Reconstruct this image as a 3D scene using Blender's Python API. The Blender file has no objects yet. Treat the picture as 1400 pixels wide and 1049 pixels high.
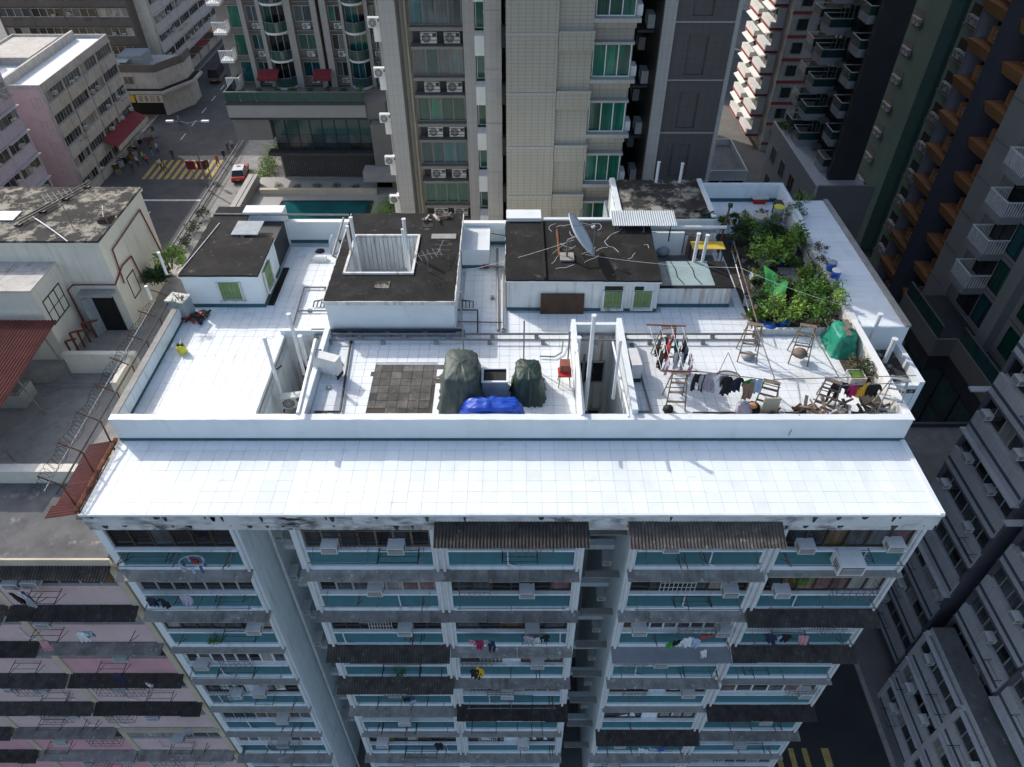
import bpy, math, random
from mathutils import Vector, Matrix
R = random.Random(11)
rad = math.radians
scene = bpy.context.scene
col = scene.collection

# ------------------------------------------------------------------ camera
PITCH = rad(42.5); FPX = 985.0; H = 18.9; GZ = -27.0
cd = bpy.data.cameras.new('camera'); cam = bpy.data.objects.new('camera', cd); col.objects.link(cam)
cam.location = (0, 0, H); cam.rotation_euler = (rad(90) - PITCH, 0, 0)
cd.sensor_width = 36; cd.lens = FPX / 1400 * 36; cd.clip_start = 0.5; cd.clip_end = 3000
scene.camera = cam

# ------------------------------------------------------------------ light
SUN = Vector((-1.12, 1.0, 1.12)).normalized()
elev = math.asin(SUN.z); azim = math.atan2(SUN.x, SUN.y)
w = bpy.data.worlds.new('World'); scene.world = w; w.use_nodes = True
nt = w.node_tree; nt.nodes.clear()
o_ = nt.nodes.new('ShaderNodeOutputWorld'); b_ = nt.nodes.new('ShaderNodeBackground'); s_ = nt.nodes.new('ShaderNodeTexSky')
s_.sky_type = 'NISHITA'; s_.sun_disc = False; s_.sun_elevation = elev; s_.sun_rotation = azim
s_.air_density = 1.0; s_.dust_density = 2.5; s_.ozone_density = 0.35
b_.inputs[1].default_value = 0.15
nt.links.new(s_.outputs[0], b_.inputs[0]); nt.links.new(b_.outputs[0], o_.inputs[0])
sl = bpy.data.lights.new('sun', 'SUN'); so = bpy.data.objects.new('sun', sl); col.objects.link(so)
sl.energy = 2.05; sl.angle = rad(0.5); sl.color = (1.0, 0.96, 0.91)
so.rotation_euler = (-SUN).to_track_quat('-Z', 'Y').to_euler(); so.location = SUN * 200
vs = scene.view_settings; vs.view_transform = 'Standard'; vs.look = 'None'; vs.gamma = 1; vs.exposure = 0.66
try: vs.use_curve_mapping = False
except Exception: pass

# ------------------------------------------------------------------ pixel to place
_c, _s = math.cos(PITCH), math.sin(PITCH)
def ray(u, v):
    y = (v - 524.5) / FPX
    return Vector(((u - 700) / FPX, _c - y * _s, -(_s + y * _c)))
def gp(u, v, z):
    r = ray(u, v); t = (z - H) / r.z
    return Vector((r.x * t, r.y * t, z))
def yp(u, v, Y):
    r = ray(u, v); t = Y / r.y
    return Vector((r.x * t, Y, H + r.z * t))
def xp(u, v, X):
    r = ray(u, v); t = X / r.x
    return Vector((X, r.y * t, H + r.z * t))

# ------------------------------------------------------------------ materials
MATS = {}
def N(nt, t, **k):
    n = nt.nodes.new('ShaderNode' + t)
    for a, b in k.items(): setattr(n, a, b)
    return n
def mat(name, c, rough=.75, var=.18, scale=1.2, streak=0., sc=(.12, .1, .08), metal=0., spec=.4, spots=0., spotc=(.5, .5, .48),
        bump=0., objvar=0., fold=0., grid=None, gridc=None, alpha=1., ss=(5, 5, .35), trans=0., sthr=.52, spscale=3.):
    m = bpy.data.materials.new(name); m.use_nodes = True; nt = m.node_tree; L = nt.links.new
    p = nt.nodes['Principled BSDF']
    p.inputs['Roughness'].default_value = rough; p.inputs['Metallic'].default_value = metal
    p.inputs['Specular IOR Level'].default_value = spec
    if trans: p.inputs['Transmission Weight'].default_value = trans
    geo = N(nt, 'NewGeometry')
    def noise(s, det=5, vec=None, rgh=.6):
        n = N(nt, 'TexNoise'); n.inputs['Scale'].default_value = s; n.inputs['Detail'].default_value = det; n.inputs['Roughness'].default_value = rgh
        L(vec or geo.outputs['Position'], n.inputs['Vector']); return n.outputs['Fac']
    def ramp(x, a, b):
        r = N(nt, 'MapRange'); r.inputs[1].default_value = a; r.inputs[2].default_value = b; L(x, r.inputs[0]); return r.outputs[0]
    def mixc(f, a, b):
        x = N(nt, 'Mix', data_type='RGBA')
        if isinstance(f, (int, float)): x.inputs[0].default_value = f
        else: L(f, x.inputs[0])
        for i, q in ((6, a), (7, b)):
            if isinstance(q, tuple): x.inputs[i].default_value = (*q[:3], 1)
            else: L(q, x.inputs[i])
        return x.outputs[2]
    lo = tuple(x * (1 - var) for x in c); hi = tuple(min(1, x * (1 + var * .6)) for x in c)
    n1 = noise(scale, 6)
    out = mixc(ramp(n1, .3, .7), lo, hi)
    if fold:
        mp = N(nt, 'Mapping'); mp.inputs['Scale'].default_value = (9, 9, .25); L(geo.outputs['Position'], mp.inputs['Vector'])
        out = mixc(ramp(noise(1, 3, mp.outputs[0]), .4, .6), tuple(x * (1 - fold) for x in c), out)
    if grid:
        sx = N(nt, 'SeparateXYZ'); L(geo.outputs['Position'], sx.inputs[0])
        def line(sock, step, wd):
            a = N(nt, 'Math', operation='DIVIDE'); L(sock, a.inputs[0]); a.inputs[1].default_value = step
            f = N(nt, 'Math', operation='FRACT'); L(a.outputs[0], f.inputs[0])
            q = N(nt, 'Math', operation='LESS_THAN'); L(f.outputs[0], q.inputs[0]); q.inputs[1].default_value = wd / step
            return q.outputs[0]
        xy = N(nt, 'Math', operation='ADD'); L(sx.outputs[0], xy.inputs[0]); L(sx.outputs[1], xy.inputs[1])
        g1 = line(xy.outputs[0], grid[0], grid[2]); g2 = line(sx.outputs[2], grid[1], grid[2] * .8)
        mx = N(nt, 'Math', operation='MAXIMUM'); L(g1, mx.inputs[0]); L(g2, mx.inputs[1])
        out = mixc(mx.outputs[0], out, gridc or tuple(x * .6 for x in c))
    if streak:
        mp = N(nt, 'Mapping'); mp.inputs['Scale'].default_value = ss; L(geo.outputs['Position'], mp.inputs['Vector'])
        a = ramp(noise(1, 5, mp.outputs[0], .65), sthr, sthr + .2)
        mm = N(nt, 'Math', operation='MULTIPLY'); L(a, mm.inputs[0]); L(ramp(noise(.6, 2), .35, .65), mm.inputs[1])
        m2 = N(nt, 'Math', operation='MULTIPLY'); L(mm.outputs[0], m2.inputs[0]); m2.inputs[1].default_value = streak
        out = mixc(m2.outputs[0], out, sc)
    if spots:
        a = ramp(noise(spscale, 7, None, .75), 1 - spots, 1 - spots + .1)
        out = mixc(a, out, spotc)
    if objvar:
        oi = N(nt, 'ObjectInfo'); hsv = N(nt, 'HueSaturation'); L(ramp(oi.outputs['Random'], 0, 1), hsv.inputs['Value'])
        mr = N(nt, 'MapRange'); mr.inputs[3].default_value = 1 - objvar; mr.inputs[4].default_value = 1 + objvar; L(oi.outputs['Random'], mr.inputs[0])
        L(mr.outputs[0], hsv.inputs['Value']); L(out, hsv.inputs['Color']); out = hsv.outputs[0]
    L(out, p.inputs['Base Color'])
    if bump:
        bp = N(nt, 'Bump'); bp.inputs['Strength'].default_value = bump; bp.inputs['Distance'].default_value = .02
        L(noise(14, 6), bp.inputs['Height']); L(bp.outputs[0], p.inputs['Normal'])
    MATS[name] = m; return m
mat('roof_white', (.74, .79, .81), .5, .07, .45, spots=.40, spotc=(.58, .625, .64), objvar=.035, spscale=.9, streak=.5, sc=(.56, .56, .54), ss=(1.2, .35, 1), sthr=.5)
mat('deck_white', (.73, .77, .785), .55, .09, .5, spots=.41, spotc=(.56, .555, .53), spscale=.8, streak=.6, sc=(.46, .44, .40), ss=(.5, .9, 1), sthr=.53)
mat('joint', (.47, .50, .52), .8, .2, 3)
mat('wall_white', (.69, .74, .755), .6, .08, .8, streak=.5, sc=(.36, .33, .27), ss=(1.7, 1.7, .25), sthr=.56)
mat('wall_stained', (.66, .67, .65), .65, .1, 1, streak=.9, sc=(.24, .125, .05), ss=(5, 5, .25), sthr=.47)
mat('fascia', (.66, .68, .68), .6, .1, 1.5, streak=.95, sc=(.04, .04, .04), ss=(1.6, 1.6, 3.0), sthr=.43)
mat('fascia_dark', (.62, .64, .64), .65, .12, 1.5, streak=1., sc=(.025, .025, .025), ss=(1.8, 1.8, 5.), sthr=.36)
mat('roof_white_old', (.66, .71, .735), .55, .08, .5, spots=.42, spotc=(.56, .57, .57), objvar=.05, spscale=1., streak=.5, sc=(.5, .5, .49), ss=(1.2, .35, 1), sthr=.48)
mat('mould', (.05, .05, .048), .95, .5, 8, spots=.45, spotc=(.3, .3, .29), spscale=9)
mat('facade_white', (.70, .765, .785), .55, .08, .8, streak=.55, sc=(.30, .28, .24), ss=(4, 4, .4), sthr=.5)
mat('teal', (.05, .165, .20), .5, .15, 1.2, streak=.3, sc=(.02, .05, .06), objvar=.12)
mat('teal_skirting', (.035, .115, .135), .6, .25, 2, streak=.4, sc=(.02, .04, .045))
mat('blackroof', (.0105, .0102, .010), .95, .6, 1.1, spots=.40, spotc=(.12, .11, .095), bump=.7, spscale=1.7, streak=.45, sc=(.05, .046, .042), ss=(1.1, 1.1, 1.1), sthr=.5)
mat('lichenroof', (.033, .031, .029), .95, .4, 1.2, spots=.5, spotc=(.30, .28, .23), bump=.6, spscale=1.1)
mat('concrete', (.30, .29, .27), .9, .22, 1.5, streak=.5, sc=(.08, .075, .07), bump=.4)
mat('canopy_concrete', (.255, .245, .23), .95, .4, 2, spots=.42, spotc=(.55, .53, .49), bump=.5, objvar=.2, spscale=5, streak=.8, sc=(.10, .085, .07), ss=(2.2, .5, 1), sthr=.5)
mat('canopy_smooth', (.24, .25, .27), .8, .12, 1.5)
mat('corrugated_black', (.062, .055, .05), .9, .5, 2.5, spots=.40, spotc=(.26, .23, .20), objvar=.4, bump=.4, spscale=5)
mat('corrugated_red', (.11, .028, .022), .75, .3, 2, objvar=.1)
mat('corrugated_blue', (.42, .47, .50), .55, .12, 2)
mat('bare_tile', (.105, .10, .092), .95, .5, 1.6, spots=.42, spotc=(.25, .24, .21), objvar=.35, bump=.6, spscale=4)
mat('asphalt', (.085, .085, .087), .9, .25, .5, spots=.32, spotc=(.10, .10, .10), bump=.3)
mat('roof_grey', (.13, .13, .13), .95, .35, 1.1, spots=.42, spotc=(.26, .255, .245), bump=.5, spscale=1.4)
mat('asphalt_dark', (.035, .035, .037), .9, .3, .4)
mat('pavement', (.17, .165, .16), .9, .2, .6, grid=(.6, 50, .02))
mat('line_white', (.62, .62, .6), .8, .25, 2)
mat('line_yellow', (.46, .33, .11), .85, .35, 2, spots=.42, spotc=(.12, .11, .09), spscale=2.5)
mat('metal_grey', (.22, .225, .23), .5, .2, 4, metal=.4)
mat('metal_dark', (.045, .045, .05), .55, .3, 4, metal=.3)
mat('rust', (.16, .062, .03), .9, .4, 5)
mat('pipe_white', (.68, .70, .71), .5, .12, 3, streak=.5, sc=(.25, .22, .18))
mat('pipe_red', (.17, .035, .03), .6, .25, 4)
mat('alu', (.40, .41, .41), .45, .15, 4, metal=.3)
mat('frame_brown', (.055, .035, .022), .5, .2, 4)
mat('frame_white', (.66, .66, .64), .5, .1, 4)
mat('frame_dark', (.03, .03, .03), .5, .2, 4)
mat('glass_dark', (.018, .020, .022), .08, .4, 1, spec=.6, objvar=.4)
mat('glass_mid', (.075, .085, .09), .12, .4, 1, spec=.6, objvar=.4, fold=.5)
mat('glass_curtain', (.36, .35, .32), .25, .2, 1, fold=.4, objvar=.25, spec=.5)
mat('glass_warm', (.16, .10, .04), .2, .35, 1, fold=.5, objvar=.4)
mat('glass_pattern', (.22, .13, .13), .25, .5, 6, fold=.4, objvar=.3)
mat('glass_green', (.012, .125, .085), .12, .35, 1, fold=.55, objvar=.45, spec=.6)
mat('glass_teal', (.012, .10, .115), .1, .35, 1, fold=.5, objvar=.45, spec=.6)
mat('glass_bluegrey', (.10, .14, .16), .12, .3, 1, fold=.5, objvar=.3, spec=.6)
mat('ac_white', (.62, .63, .62), .5, .08, 3, streak=.3, sc=(.35, .3, .22), objvar=.12)
mat('ac_dark', (.05, .05, .05), .6, .3, 4)
mat('beige_tile', (.345, .318, .262), .55, .08, .5, grid=(.36, .18, .03), gridc=(.235, .215, .178), streak=.25, sc=(.25, .22, .17))
mat('grey_tile', (.36, .35, .33), .5, .06, .6, grid=(.3, .6, .025), gridc=(.27, .262, .25))
mat('dark_tile', (.085, .078, .078), .5, .1, .6, grid=(.42, .42, .025), gridc=(.06, .056, .056))
mat('stone_grey', (.20, .19, .175), .7, .1, .6)
mat('tower_grey', (.33, .325, .31), .6, .08, .6, streak=.2, sc=(.18, .17, .16))
mat('slate', (.05, .052, .058), .55, .15, .7)
mat('green_wall', (.17, .265, .23), .65, .08, .5, grid=(50, 2.9, .03), streak=.2, sc=(.08, .13, .11))
mat('dark_wall', (.06, .062, .066), .6, .15, .6, grid=(50, 2.9, .04), gridc=(.06, .06, .06))
mat('orange', (.56, .26, .11), .6, .12, 2, streak=.25, sc=(.25, .09, .03), objvar=.1)
mat('lilac_grey', (.33, .325, .37), .6, .08, .6)
mat('bluegrey', (.12, .12, .15), .6, .1, .7)
mat('pink_wall', (.58, .33, .36), .75, .1, .8, streak=.5, sc=(.25, .16, .15), objvar=.05)
mat('palepink_wall', (.60, .46, .46), .75, .1, .8, streak=.5, sc=(.28, .22, .2))
mat('cream', (.52, .46, .35), .75, .1, .8, streak=.5, sc=(.28, .2, .1))
mat('cream_wall', (.66, .635, .55), .75, .08, .7, streak=.45, sc=(.30, .24, .15))
mat('old_white', (.47, .45, .42), .75, .18, .8, streak=.75, sc=(.17, .155, .14), ss=(3, 3, .4), sthr=.48)
mat('lavender_wall', (.46, .41, .50), .75, .1, .8, streak=.5, sc=(.22, .2, .22))
mat('brown_wall', (.13, .115, .105), .8, .15, .8, streak=.3, sc=(.07, .06, .06), objvar=.06)
mat('greyband', (.47, .47, .48), .75, .12, .8, streak=.6, sc=(.15, .145, .15))
mat('bluestripe', (.075, .085, .125), .7, .15, 1)
mat('red_stripe', (.33, .05, .05), .7, .15, 2)
mat('bright_white', (.76, .76, .74), .6, .06, 1, streak=.25, sc=(.4, .36, .3))
mat('glass_rail', (.03, .08, .075), .08, .2, 1, spec=.7)
mat('pool_water', (.012, .10, .105), .04, .3, .5, spec=.6)
mat('pool_tile', (.02, .03, .035), .3, .2, 2)
mat('canvas_red', (.19, .022, .03), .8, .15, 2)
mat('tarp_green', (.055, .075, .068), .55, .4, 1.6, streak=.5, sc=(.16, .18, .17), ss=(1.5, 1.5, .8), spec=.4)
mat('tarp_darkgreen', (.022, .045, .036), .5, .4, 2, spec=.4)
mat('tarp_emerald', (.012, .24, .15), .5, .25, 3, spec=.5)
mat('tarp_blue', (.012, .075, .48), .4, .3, 4, spec=.6)
mat('green_shutter', (.17, .25, .10), .6, .2, 2, streak=.5, sc=(.05, .16, .08), ss=(9, 9, .3), sthr=.45)
mat('board_brown', (.075, .04, .026), .8, .35, 3, streak=.5, sc=(.03, .02, .018))
mat('wood_old', (.17, .135, .105), .85, .3, 6, objvar=.2)
mat('wood_red', (.25, .085, .06), .8, .3, 6)
mat('soil', (.06, .05, .04), .95, .3, 5, bump=.6)
mat('dish_grey', (.62, .66, .70), .4, .06, 2)
mat('tank_grey', (.28, .32, .35), .6, .2, 3, streak=.5, sc=(.12, .12, .1))
mat('sheet_yellow', (.68, .47, .07), .5, .12, 2)
mat('tarp_pale', (.30, .39, .38), .45, .12, 1.5, streak=.4, sc=(.16, .2, .2))
mat('plastic_blue', (.02, .10, .38), .4, .15, 3)
mat('plastic_red', (.45, .03, .03), .45, .15, 3)
mat('plastic_green', (.02, .28, .16), .45, .15, 3)
mat('plastic_grey', (.30, .31, .32), .5, .2, 3)
mat('pot_clay', (.24, .09, .045), .85, .25, 4, objvar=.2)
mat('pot_white', (.55, .55, .52), .7, .15, 4, objvar=.15)
mat('net_green', (.02, .20, .045), .7, .2, 5)
mat('leaf', (.085, .18, .028), .6, .5, 2.2, objvar=.4, spec=.3)
mat('leaf_light', (.17, .28, .038), .6, .45, 2.2, objvar=.3, spec=.3)
mat('leaf_dark', (.045, .085, .03), .6, .45, 2.2, objvar=.3, spec=.3)
mat('leaf_dry', (.13, .105, .055), .8, .4, 3, objvar=.3)
mat('stem', (.10, .075, .045), .9, .3, 5)
mat('black', (.012, .012, .013), .6, .2, 3)
mat('skin', (.42, .25, .17), .6, .08, 3)
mat('hair', (.015, .012, .01), .6, .1, 3)
mat('tyre', (.02, .02, .02), .85, .2, 4)
mat('taxi_red', (.42, .02, .02), .25, .06, 2, spec=.6)
mat('taxi_silver', (.60, .61, .62), .3, .06, 2, spec=.6)
mat('lamp_red', (.5, .02, .02), .3, .05, 2)
mat('sign_yellow', (.62, .42, .03), .6, .1, 2)
mat('sign_cream', (.55, .52, .40), .6, .1, 2)
mat('sign_text', (.12, .06, .03), .7, .1, 2)
mat('gold_dark', (.14, .125, .08), .5, .2, 2)
mat('yellow_plastic', (.66, .6, .05), .45, .1, 3)
CLOTH = {}
for n_, c_ in dict(black=(.018, .018, .02), white=(.70, .71, .73), grey=(.33, .33, .36), blue=(.07, .11, .24), navy=(.025, .03, .07), pink=(.52, .28, .30), crimson=(.36, .02, .10),
                   yellow=(.66, .38, .02), lightblue=(.35, .45, .58), brown=(.24, .15, .11), green=(.05, .33, .06), red=(.50, .06, .05), lilac=(.42, .38, .46), teal=(.03, .2, .18), royal=(.05, .12, .45)).items():
    CLOTH[n_] = mat('cloth_' + n_, c_, .9, .18, 6)

# ------------------------------------------------------------------ mesh builder
class MB:
    def __init__(s): s.v = []; s.f = []; s.m = []; s.T = None
    def add(s, vs, fs, mi=0):
        n = len(s.v)
        if s.T is not None: vs = [s.T @ Vector(q) for q in vs]
        s.v += [tuple(q) for q in vs]; s.f += [tuple(n + i for i in f) for f in fs]; s.m += [mi] * len(fs); return s
    def box(s, x0, x1, y0, y1, z0, z1, mi=0):
        return s.add([(x0, y0, z0), (x1, y0, z0), (x1, y1, z0), (x0, y1, z0), (x0, y0, z1), (x1, y0, z1), (x1, y1, z1), (x0, y1, z1)],
                     [(0, 3, 2, 1), (4, 5, 6, 7), (0, 1, 5, 4), (1, 2, 6, 5), (2, 3, 7, 6), (3, 0, 4, 7)], mi)
    def tube(s, p, q, r, n=6, r2=None, mi=0):
        p = Vector(p); q = Vector(q); d = q - p
        if d.length < 1e-6: return s
        a = d.orthogonal().normalized(); b = d.normalized().cross(a); r2 = r if r2 is None else r2
        vs = []
        for c, rr in ((p, r), (q, r2)):
            for i in range(n):
                t = 2 * math.pi * i / n; vs.append(c + (a * math.cos(t) + b * math.sin(t)) * rr)
        fs = [(i, (i + 1) % n, n + (i + 1) % n, n + i) for i in range(n)] + [tuple(range(n - 1, -1, -1)), tuple(range(n, 2 * n))]
        return s.add(vs, fs, mi)
    def path(s, pts, r, n=5, mi=0):
        for a, b in zip(pts, pts[1:]): s.tube(a, b, r, n, None, mi)
        return s
    def bar(s, p, q, w, h, mi=0):
        p = Vector(p); q = Vector(q); d = (q - p).normalized(); up = Vector((0, 0, 1))
        if abs(d.z) > .95: up = Vector((0, 1, 0))
        a = d.cross(up).normalized() * w / 2; b = a.cross(d).normalized() * h / 2
        vs = [c + i * a + j * b for c in (p, q) for i, j in ((-1, -1), (1, -1), (1, 1), (-1, 1))]
        return s.add(vs, [(0, 1, 2, 3), (7, 6, 5, 4), (0, 4, 5, 1), (1, 5, 6, 2), (2, 6, 7, 3), (3, 7, 4, 0)], mi)
    def prism(s, poly, z0, z1, mi=0):
        n = len(poly)
        vs = [(x, y, z0) for x, y in poly] + [(x, y, z1) for x, y in poly]
        return s.add(vs, [tuple(range(n - 1, -1, -1)), tuple(range(n, 2 * n))] + [(i, (i + 1) % n, n + (i + 1) % n, n + i) for i in range(n)], mi)
    def lathe(s, prof, n=12, mi=0, c=(0, 0, 0)):
        vs = []
        for r, z in prof:
            for i in range(n):
                t = 2 * math.pi * i / n; vs.append((c[0] + r * math.cos(t), c[1] + r * math.sin(t), c[2] + z))
        fs = []
        for k in range(len(prof) - 1):
            for i in range(n):
                fs.append((k * n + i, k * n + (i + 1) % n, (k + 1) * n + (i + 1) % n, (k + 1) * n + i))
        fs += [tuple(range(n - 1, -1, -1)), tuple(range((len(prof) - 1) * n, len(prof) * n))]
        return s.add(vs, fs, mi)
    def mesh(s, name, mats, smooth=False):
        me = bpy.data.meshes.new(name); me.from_pydata(s.v, [], s.f)
        if isinstance(mats, str): mats = [mats]
        for m in mats: me.materials.append(MATS[m])
        if len(mats) > 1: me.polygons.foreach_set('material_index', s.m)
        if smooth: me.polygons.foreach_set('use_smooth', [True] * len(me.polygons))
        me.update(); return me
POS = {}
def link(name, data, parent=None, loc=(0, 0, 0), rot=None, scale=None):
    o = bpy.data.objects.new(name, data); col.objects.link(o)
    loc = Vector(loc); POS[o] = loc
    if parent is not None:
        o.parent = parent; o.location = loc - POS[parent]
    else: o.location = loc
    if rot is not None: o.rotation_euler = rot if not isinstance(rot, (int, float)) else (0, 0, rot)
    if scale is not None: o.scale = scale
    return o
def kid(parent, data, name, loc, scale=None, rot=None):
    o = bpy.data.objects.new(name, data); col.objects.link(o); o.parent = parent; o.location = loc
    POS[o] = POS.get(parent, Vector()) + Vector(loc)
    if scale: o.scale = scale
    if rot: o.rotation_euler = rot
    return o
def tag(o, label, cat, group=None):
    o['label'] = label; o['category'] = cat
    if group: o['group'] = group
    return o
def struct(o): o['kind'] = 'structure'; return o
def root(name, label, cat, loc, rz=0, group=None, off=None):
    """an Empty at a thing's base; parts are then given in its frame, measured from off"""
    o = bpy.data.objects.new(name, None); col.objects.link(o); o.location = loc; o.rotation_euler = (0, 0, rz); o.empty_display_size = .3
    POS[o] = Vector(loc if off is None else off)
    return tag(o, label, cat, group)
def part(name, mb, mats, parent, smooth=False):
    """mesh given in the frame of its root; its origin is put on its own box"""
    if isinstance(mb, MB):
        n = len(mb.v); c = Vector((sum(q[0] for q in mb.v) / n, sum(q[1] for q in mb.v) / n, min(q[2] for q in mb.v)))
        mb.v = [(q[0] - c.x, q[1] - c.y, q[2] - c.z) for q in mb.v]
        return link(name, mb.mesh(name, mats, smooth), parent, c)
_cube = {}
def cube(m):
    if m not in _cube: _cube[m] = MB().box(-.5, .5, -.5, .5, -.5, .5).mesh('block_' + m, m)
    return _cube[m]
def blk(name, m, parent, x0, x1, y0, y1, z0, z1, rot=None):
    return link(name, cube(m), parent, ((x0 + x1) / 2, (y0 + y1) / 2, (z0 + z1) / 2), rot, (x1 - x0, y1 - y0, z1 - z0))
_fr = {}
def frame_mesh(w, h, n, m, hdiv=0, t=.055, d=.09):
    k = (round(w, 2), round(h, 2), n, m, hdiv, t)
    if k not in _fr:
        b = MB(); b.box(-w / 2, w / 2, 0, d, 0, t); b.box(-w / 2, w / 2, 0, d, h - t, h)
        for i in range(n + 1):
            x = -w / 2 + (w - t) * i / n; b.box(x, x + t, .003, d - .003, t, h - t)
        if hdiv: b.box(-w / 2 + t, w / 2 - t, .012, d - .012, h * hdiv - t / 3, h * hdiv + t / 3)
        _fr[k] = b.mesh('window', m)
    return _fr[k]
MIX = dict(flat=['glass_dark'] * 4 + ['glass_mid'] * 4 + ['glass_curtain'] * 3 + ['glass_warm', 'glass_pattern'],
           dark=['glass_dark'] * 3 + ['glass_mid'], green=['glass_green'] * 4 + ['glass_teal'] * 1, teal=['glass_teal'] * 3 + ['glass_bluegrey', 'glass_green'],
           old=['glass_dark'] * 4 + ['glass_mid'] * 4 + ['glass_curtain'], bluegrey=['glass_bluegrey'] * 3 + ['glass_teal'])
def window(parent, cx, y, z0, w, h, n=3, fm='alu', mix='flat', rz=0, hdiv=0, t=.055, panes=True):
    o = link('window', frame_mesh(w, h, n, fm, hdiv, t), parent, (cx, y, z0), rz)
    pick = MIX[mix] if isinstance(mix, str) else mix
    if not panes:
        kid(o, cube(R.choice(pick)), 'pane', (0, .055, h / 2), (w - t, .012, h - t)); return o
    pw = (w - t) / n; last = R.choice(pick)
    for i in range(n):
        if R.random() < .6: last = R.choice(pick)
        kid(o, cube(last), 'pane', (-w / 2 + t / 2 + pw * (i + .5), .05 + R.uniform(-.006, .006), h / 2), (pw - .01, .012, h - t), (R.uniform(-.012, .012), 0, R.uniform(-.025, .025)))
    return o
def _ac_window():
    b = MB(); b.box(-.33, .33, -.42, .1, 0, .40)
    for i in range(5): b.box(-.333, .333, -.36 + i * .06, -.33 + i * .06, .10, .34, 1)
    b.box(-.30, .30, -.40, -.1, .401, .408)
    return b.mesh('air_conditioner', ['ac_white', 'ac_dark'])
def _ac_win_grille():
    b = MB(); b.box(-.28, .28, -.428, -.422, .05, .35)
    for i in range(5): b.box(-.27, .27, -.436, -.43, .08 + i * .055, .10 + i * .055, 1)
    return b.mesh('grille', ['ac_dark', 'ac_white'])
def _ac_split():
    b = MB(); b.box(-.42, .42, -.32, 0, .06, .62); b.box(-.36, -.30, -.30, -.02, 0, .06, 1); b.box(.30, .36, -.30, -.02, 0, .06, 1)
    b.box(.20, .40, -.325, -.32, .40, .55, 1)
    return b.mesh('air_conditioner', ['ac_white', 'ac_dark'])
def _fan():
    b = MB(); n = 16
    b.tube((-.12, -.323, .34), (-.12, -.33, .34), .24, n)
    for k in (1, .7, .4):
        for i in range(n):
            t = 2 * math.pi * i / n; t2 = 2 * math.pi * (i + 1) / n
            b.tube((-.12 + .24 * k * math.cos(t), -.335, .34 + .24 * k * math.sin(t)), (-.12 + .24 * k * math.cos(t2), -.335, .34 + .24 * k * math.sin(t2)), .008, 4, None, 1)
    for i in range(4):
        t = math.pi * i / 4; b.tube((-.12 - .24 * math.cos(t), -.336, .34 - .24 * math.sin(t)), (-.12 + .24 * math.cos(t), -.336, .34 + .24 * math.sin(t)), .008, 4, None, 1)
    return b.mesh('fan_grille', ['ac_dark', 'ac_white'])
ACW, ACWG, ACS, ACF = _ac_window(), _ac_win_grille(), _ac_split(), _fan()
def ac(parent, x, y, z, kind='w', rz=0, s=None):
    s = s or (.86 if kind == 'w' else 1.)
    o = link('air_conditioner', ACW if kind == 'w' else ACS, parent, (x, y, z), rz, (s, s, s))
    kid(o, ACWG if kind == 'w' else ACF, 'grille' if kind == 'w' else 'fan_grille', (0, 0, 0)); return o
_corr = {}
def corr_mesh(w, d, drop, pitch, m, amp=.022, ragged=.06, seed=0):
    k = (round(w, 1), d, drop, pitch, m, seed)
    if k not in _corr:
        rr = random.Random(seed * 7 + 3); b = MB(); n = max(2, int(w / pitch)) * 4; vs = []; cut = 0; lift = 0
        for i in range(n + 1):
            if i % 36 == 0: cut = rr.uniform(0, ragged); lift = rr.uniform(0, .012)
            x = -w / 2 + w * i / n; z = amp * math.sin(i * math.pi / 2) + lift
            dd = d - cut
            for y, zz in ((0, 0), (-dd * .5, -drop * .5 - .01), (-dd, -drop)): vs.append((x, y, zz + z))
        m0 = len(vs); vs += [(x, y, z - .015) for x, y, z in vs]
        fs = []
        for i in range(n):
            for j in range(2):
                a = i * 3 + j; fs.append((a, a + 1, a + 4, a + 3)); fs.append((m0 + a, m0 + a + 3, m0 + a + 4, m0 + a + 1))
            a = i * 3 + 2; fs.append((a, m0 + a, m0 + a + 3, a + 3))
        b.add(vs, fs); _corr[k] = b.mesh('canopy', m)
    return _corr[k]

def rough_poly(poly, step=.28, amp=.022):
    rr = random.Random(len(poly) + int(poly[0][0] * 100)); out = []
    for (x0, y0), (x1, y1) in zip(poly, poly[1:] + poly[:1]):
        L = math.hypot(x1 - x0, y1 - y0); n = max(1, int(L / step)); nx, ny = (y1 - y0) / L, -(x1 - x0) / L
        for i in range(n):
            t = i / n; j = rr.uniform(-amp, amp) if i else 0; out.append((x0 + (x1 - x0) * t + nx * j, y0 + (y1 - y0) * t + ny * j))
    return out
# ================================================================== setting
struct(part('ground', MB().box(-700, 700, -300, 900, GZ - 1, GZ), 'pavement', None))
def sheet(name, m, x0, x1, y0, y1, lift, parent=None):
    o = part(name, MB().box(x0, x1, y0, y1, GZ, GZ + lift), m, parent)
    if parent is None: struct(o)
    return o
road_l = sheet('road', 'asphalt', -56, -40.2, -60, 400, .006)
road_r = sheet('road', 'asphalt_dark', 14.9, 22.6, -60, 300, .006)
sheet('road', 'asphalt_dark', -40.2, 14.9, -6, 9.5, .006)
for x0, x1, y0, y1 in ((-40.2, -39.9, -60, 400), (-56.3, -56, -60, 400), (14.6, 14.9, 9.5, 300), (22.6, 22.9, -60, 300)):
    sheet('kerb', 'concrete', x0, x1, y0, y1, .13)
sheet('driveway', 'concrete', -39.2, -29, 62, 130, .02)
def paint(road, m, x0, x1, y0, y1): part('road_marking', MB().box(x0, x1, y0, y1, GZ + .006, GZ + .010), m, road)
for i in range(10): paint(road_l, 'line_yellow', -50.6 + i * 1.0, -50.1 + i * 1.0, 91.4, 97.2)
paint(road_l, 'line_white', -51.6, -40.6, 85.3, 85.7)
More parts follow.
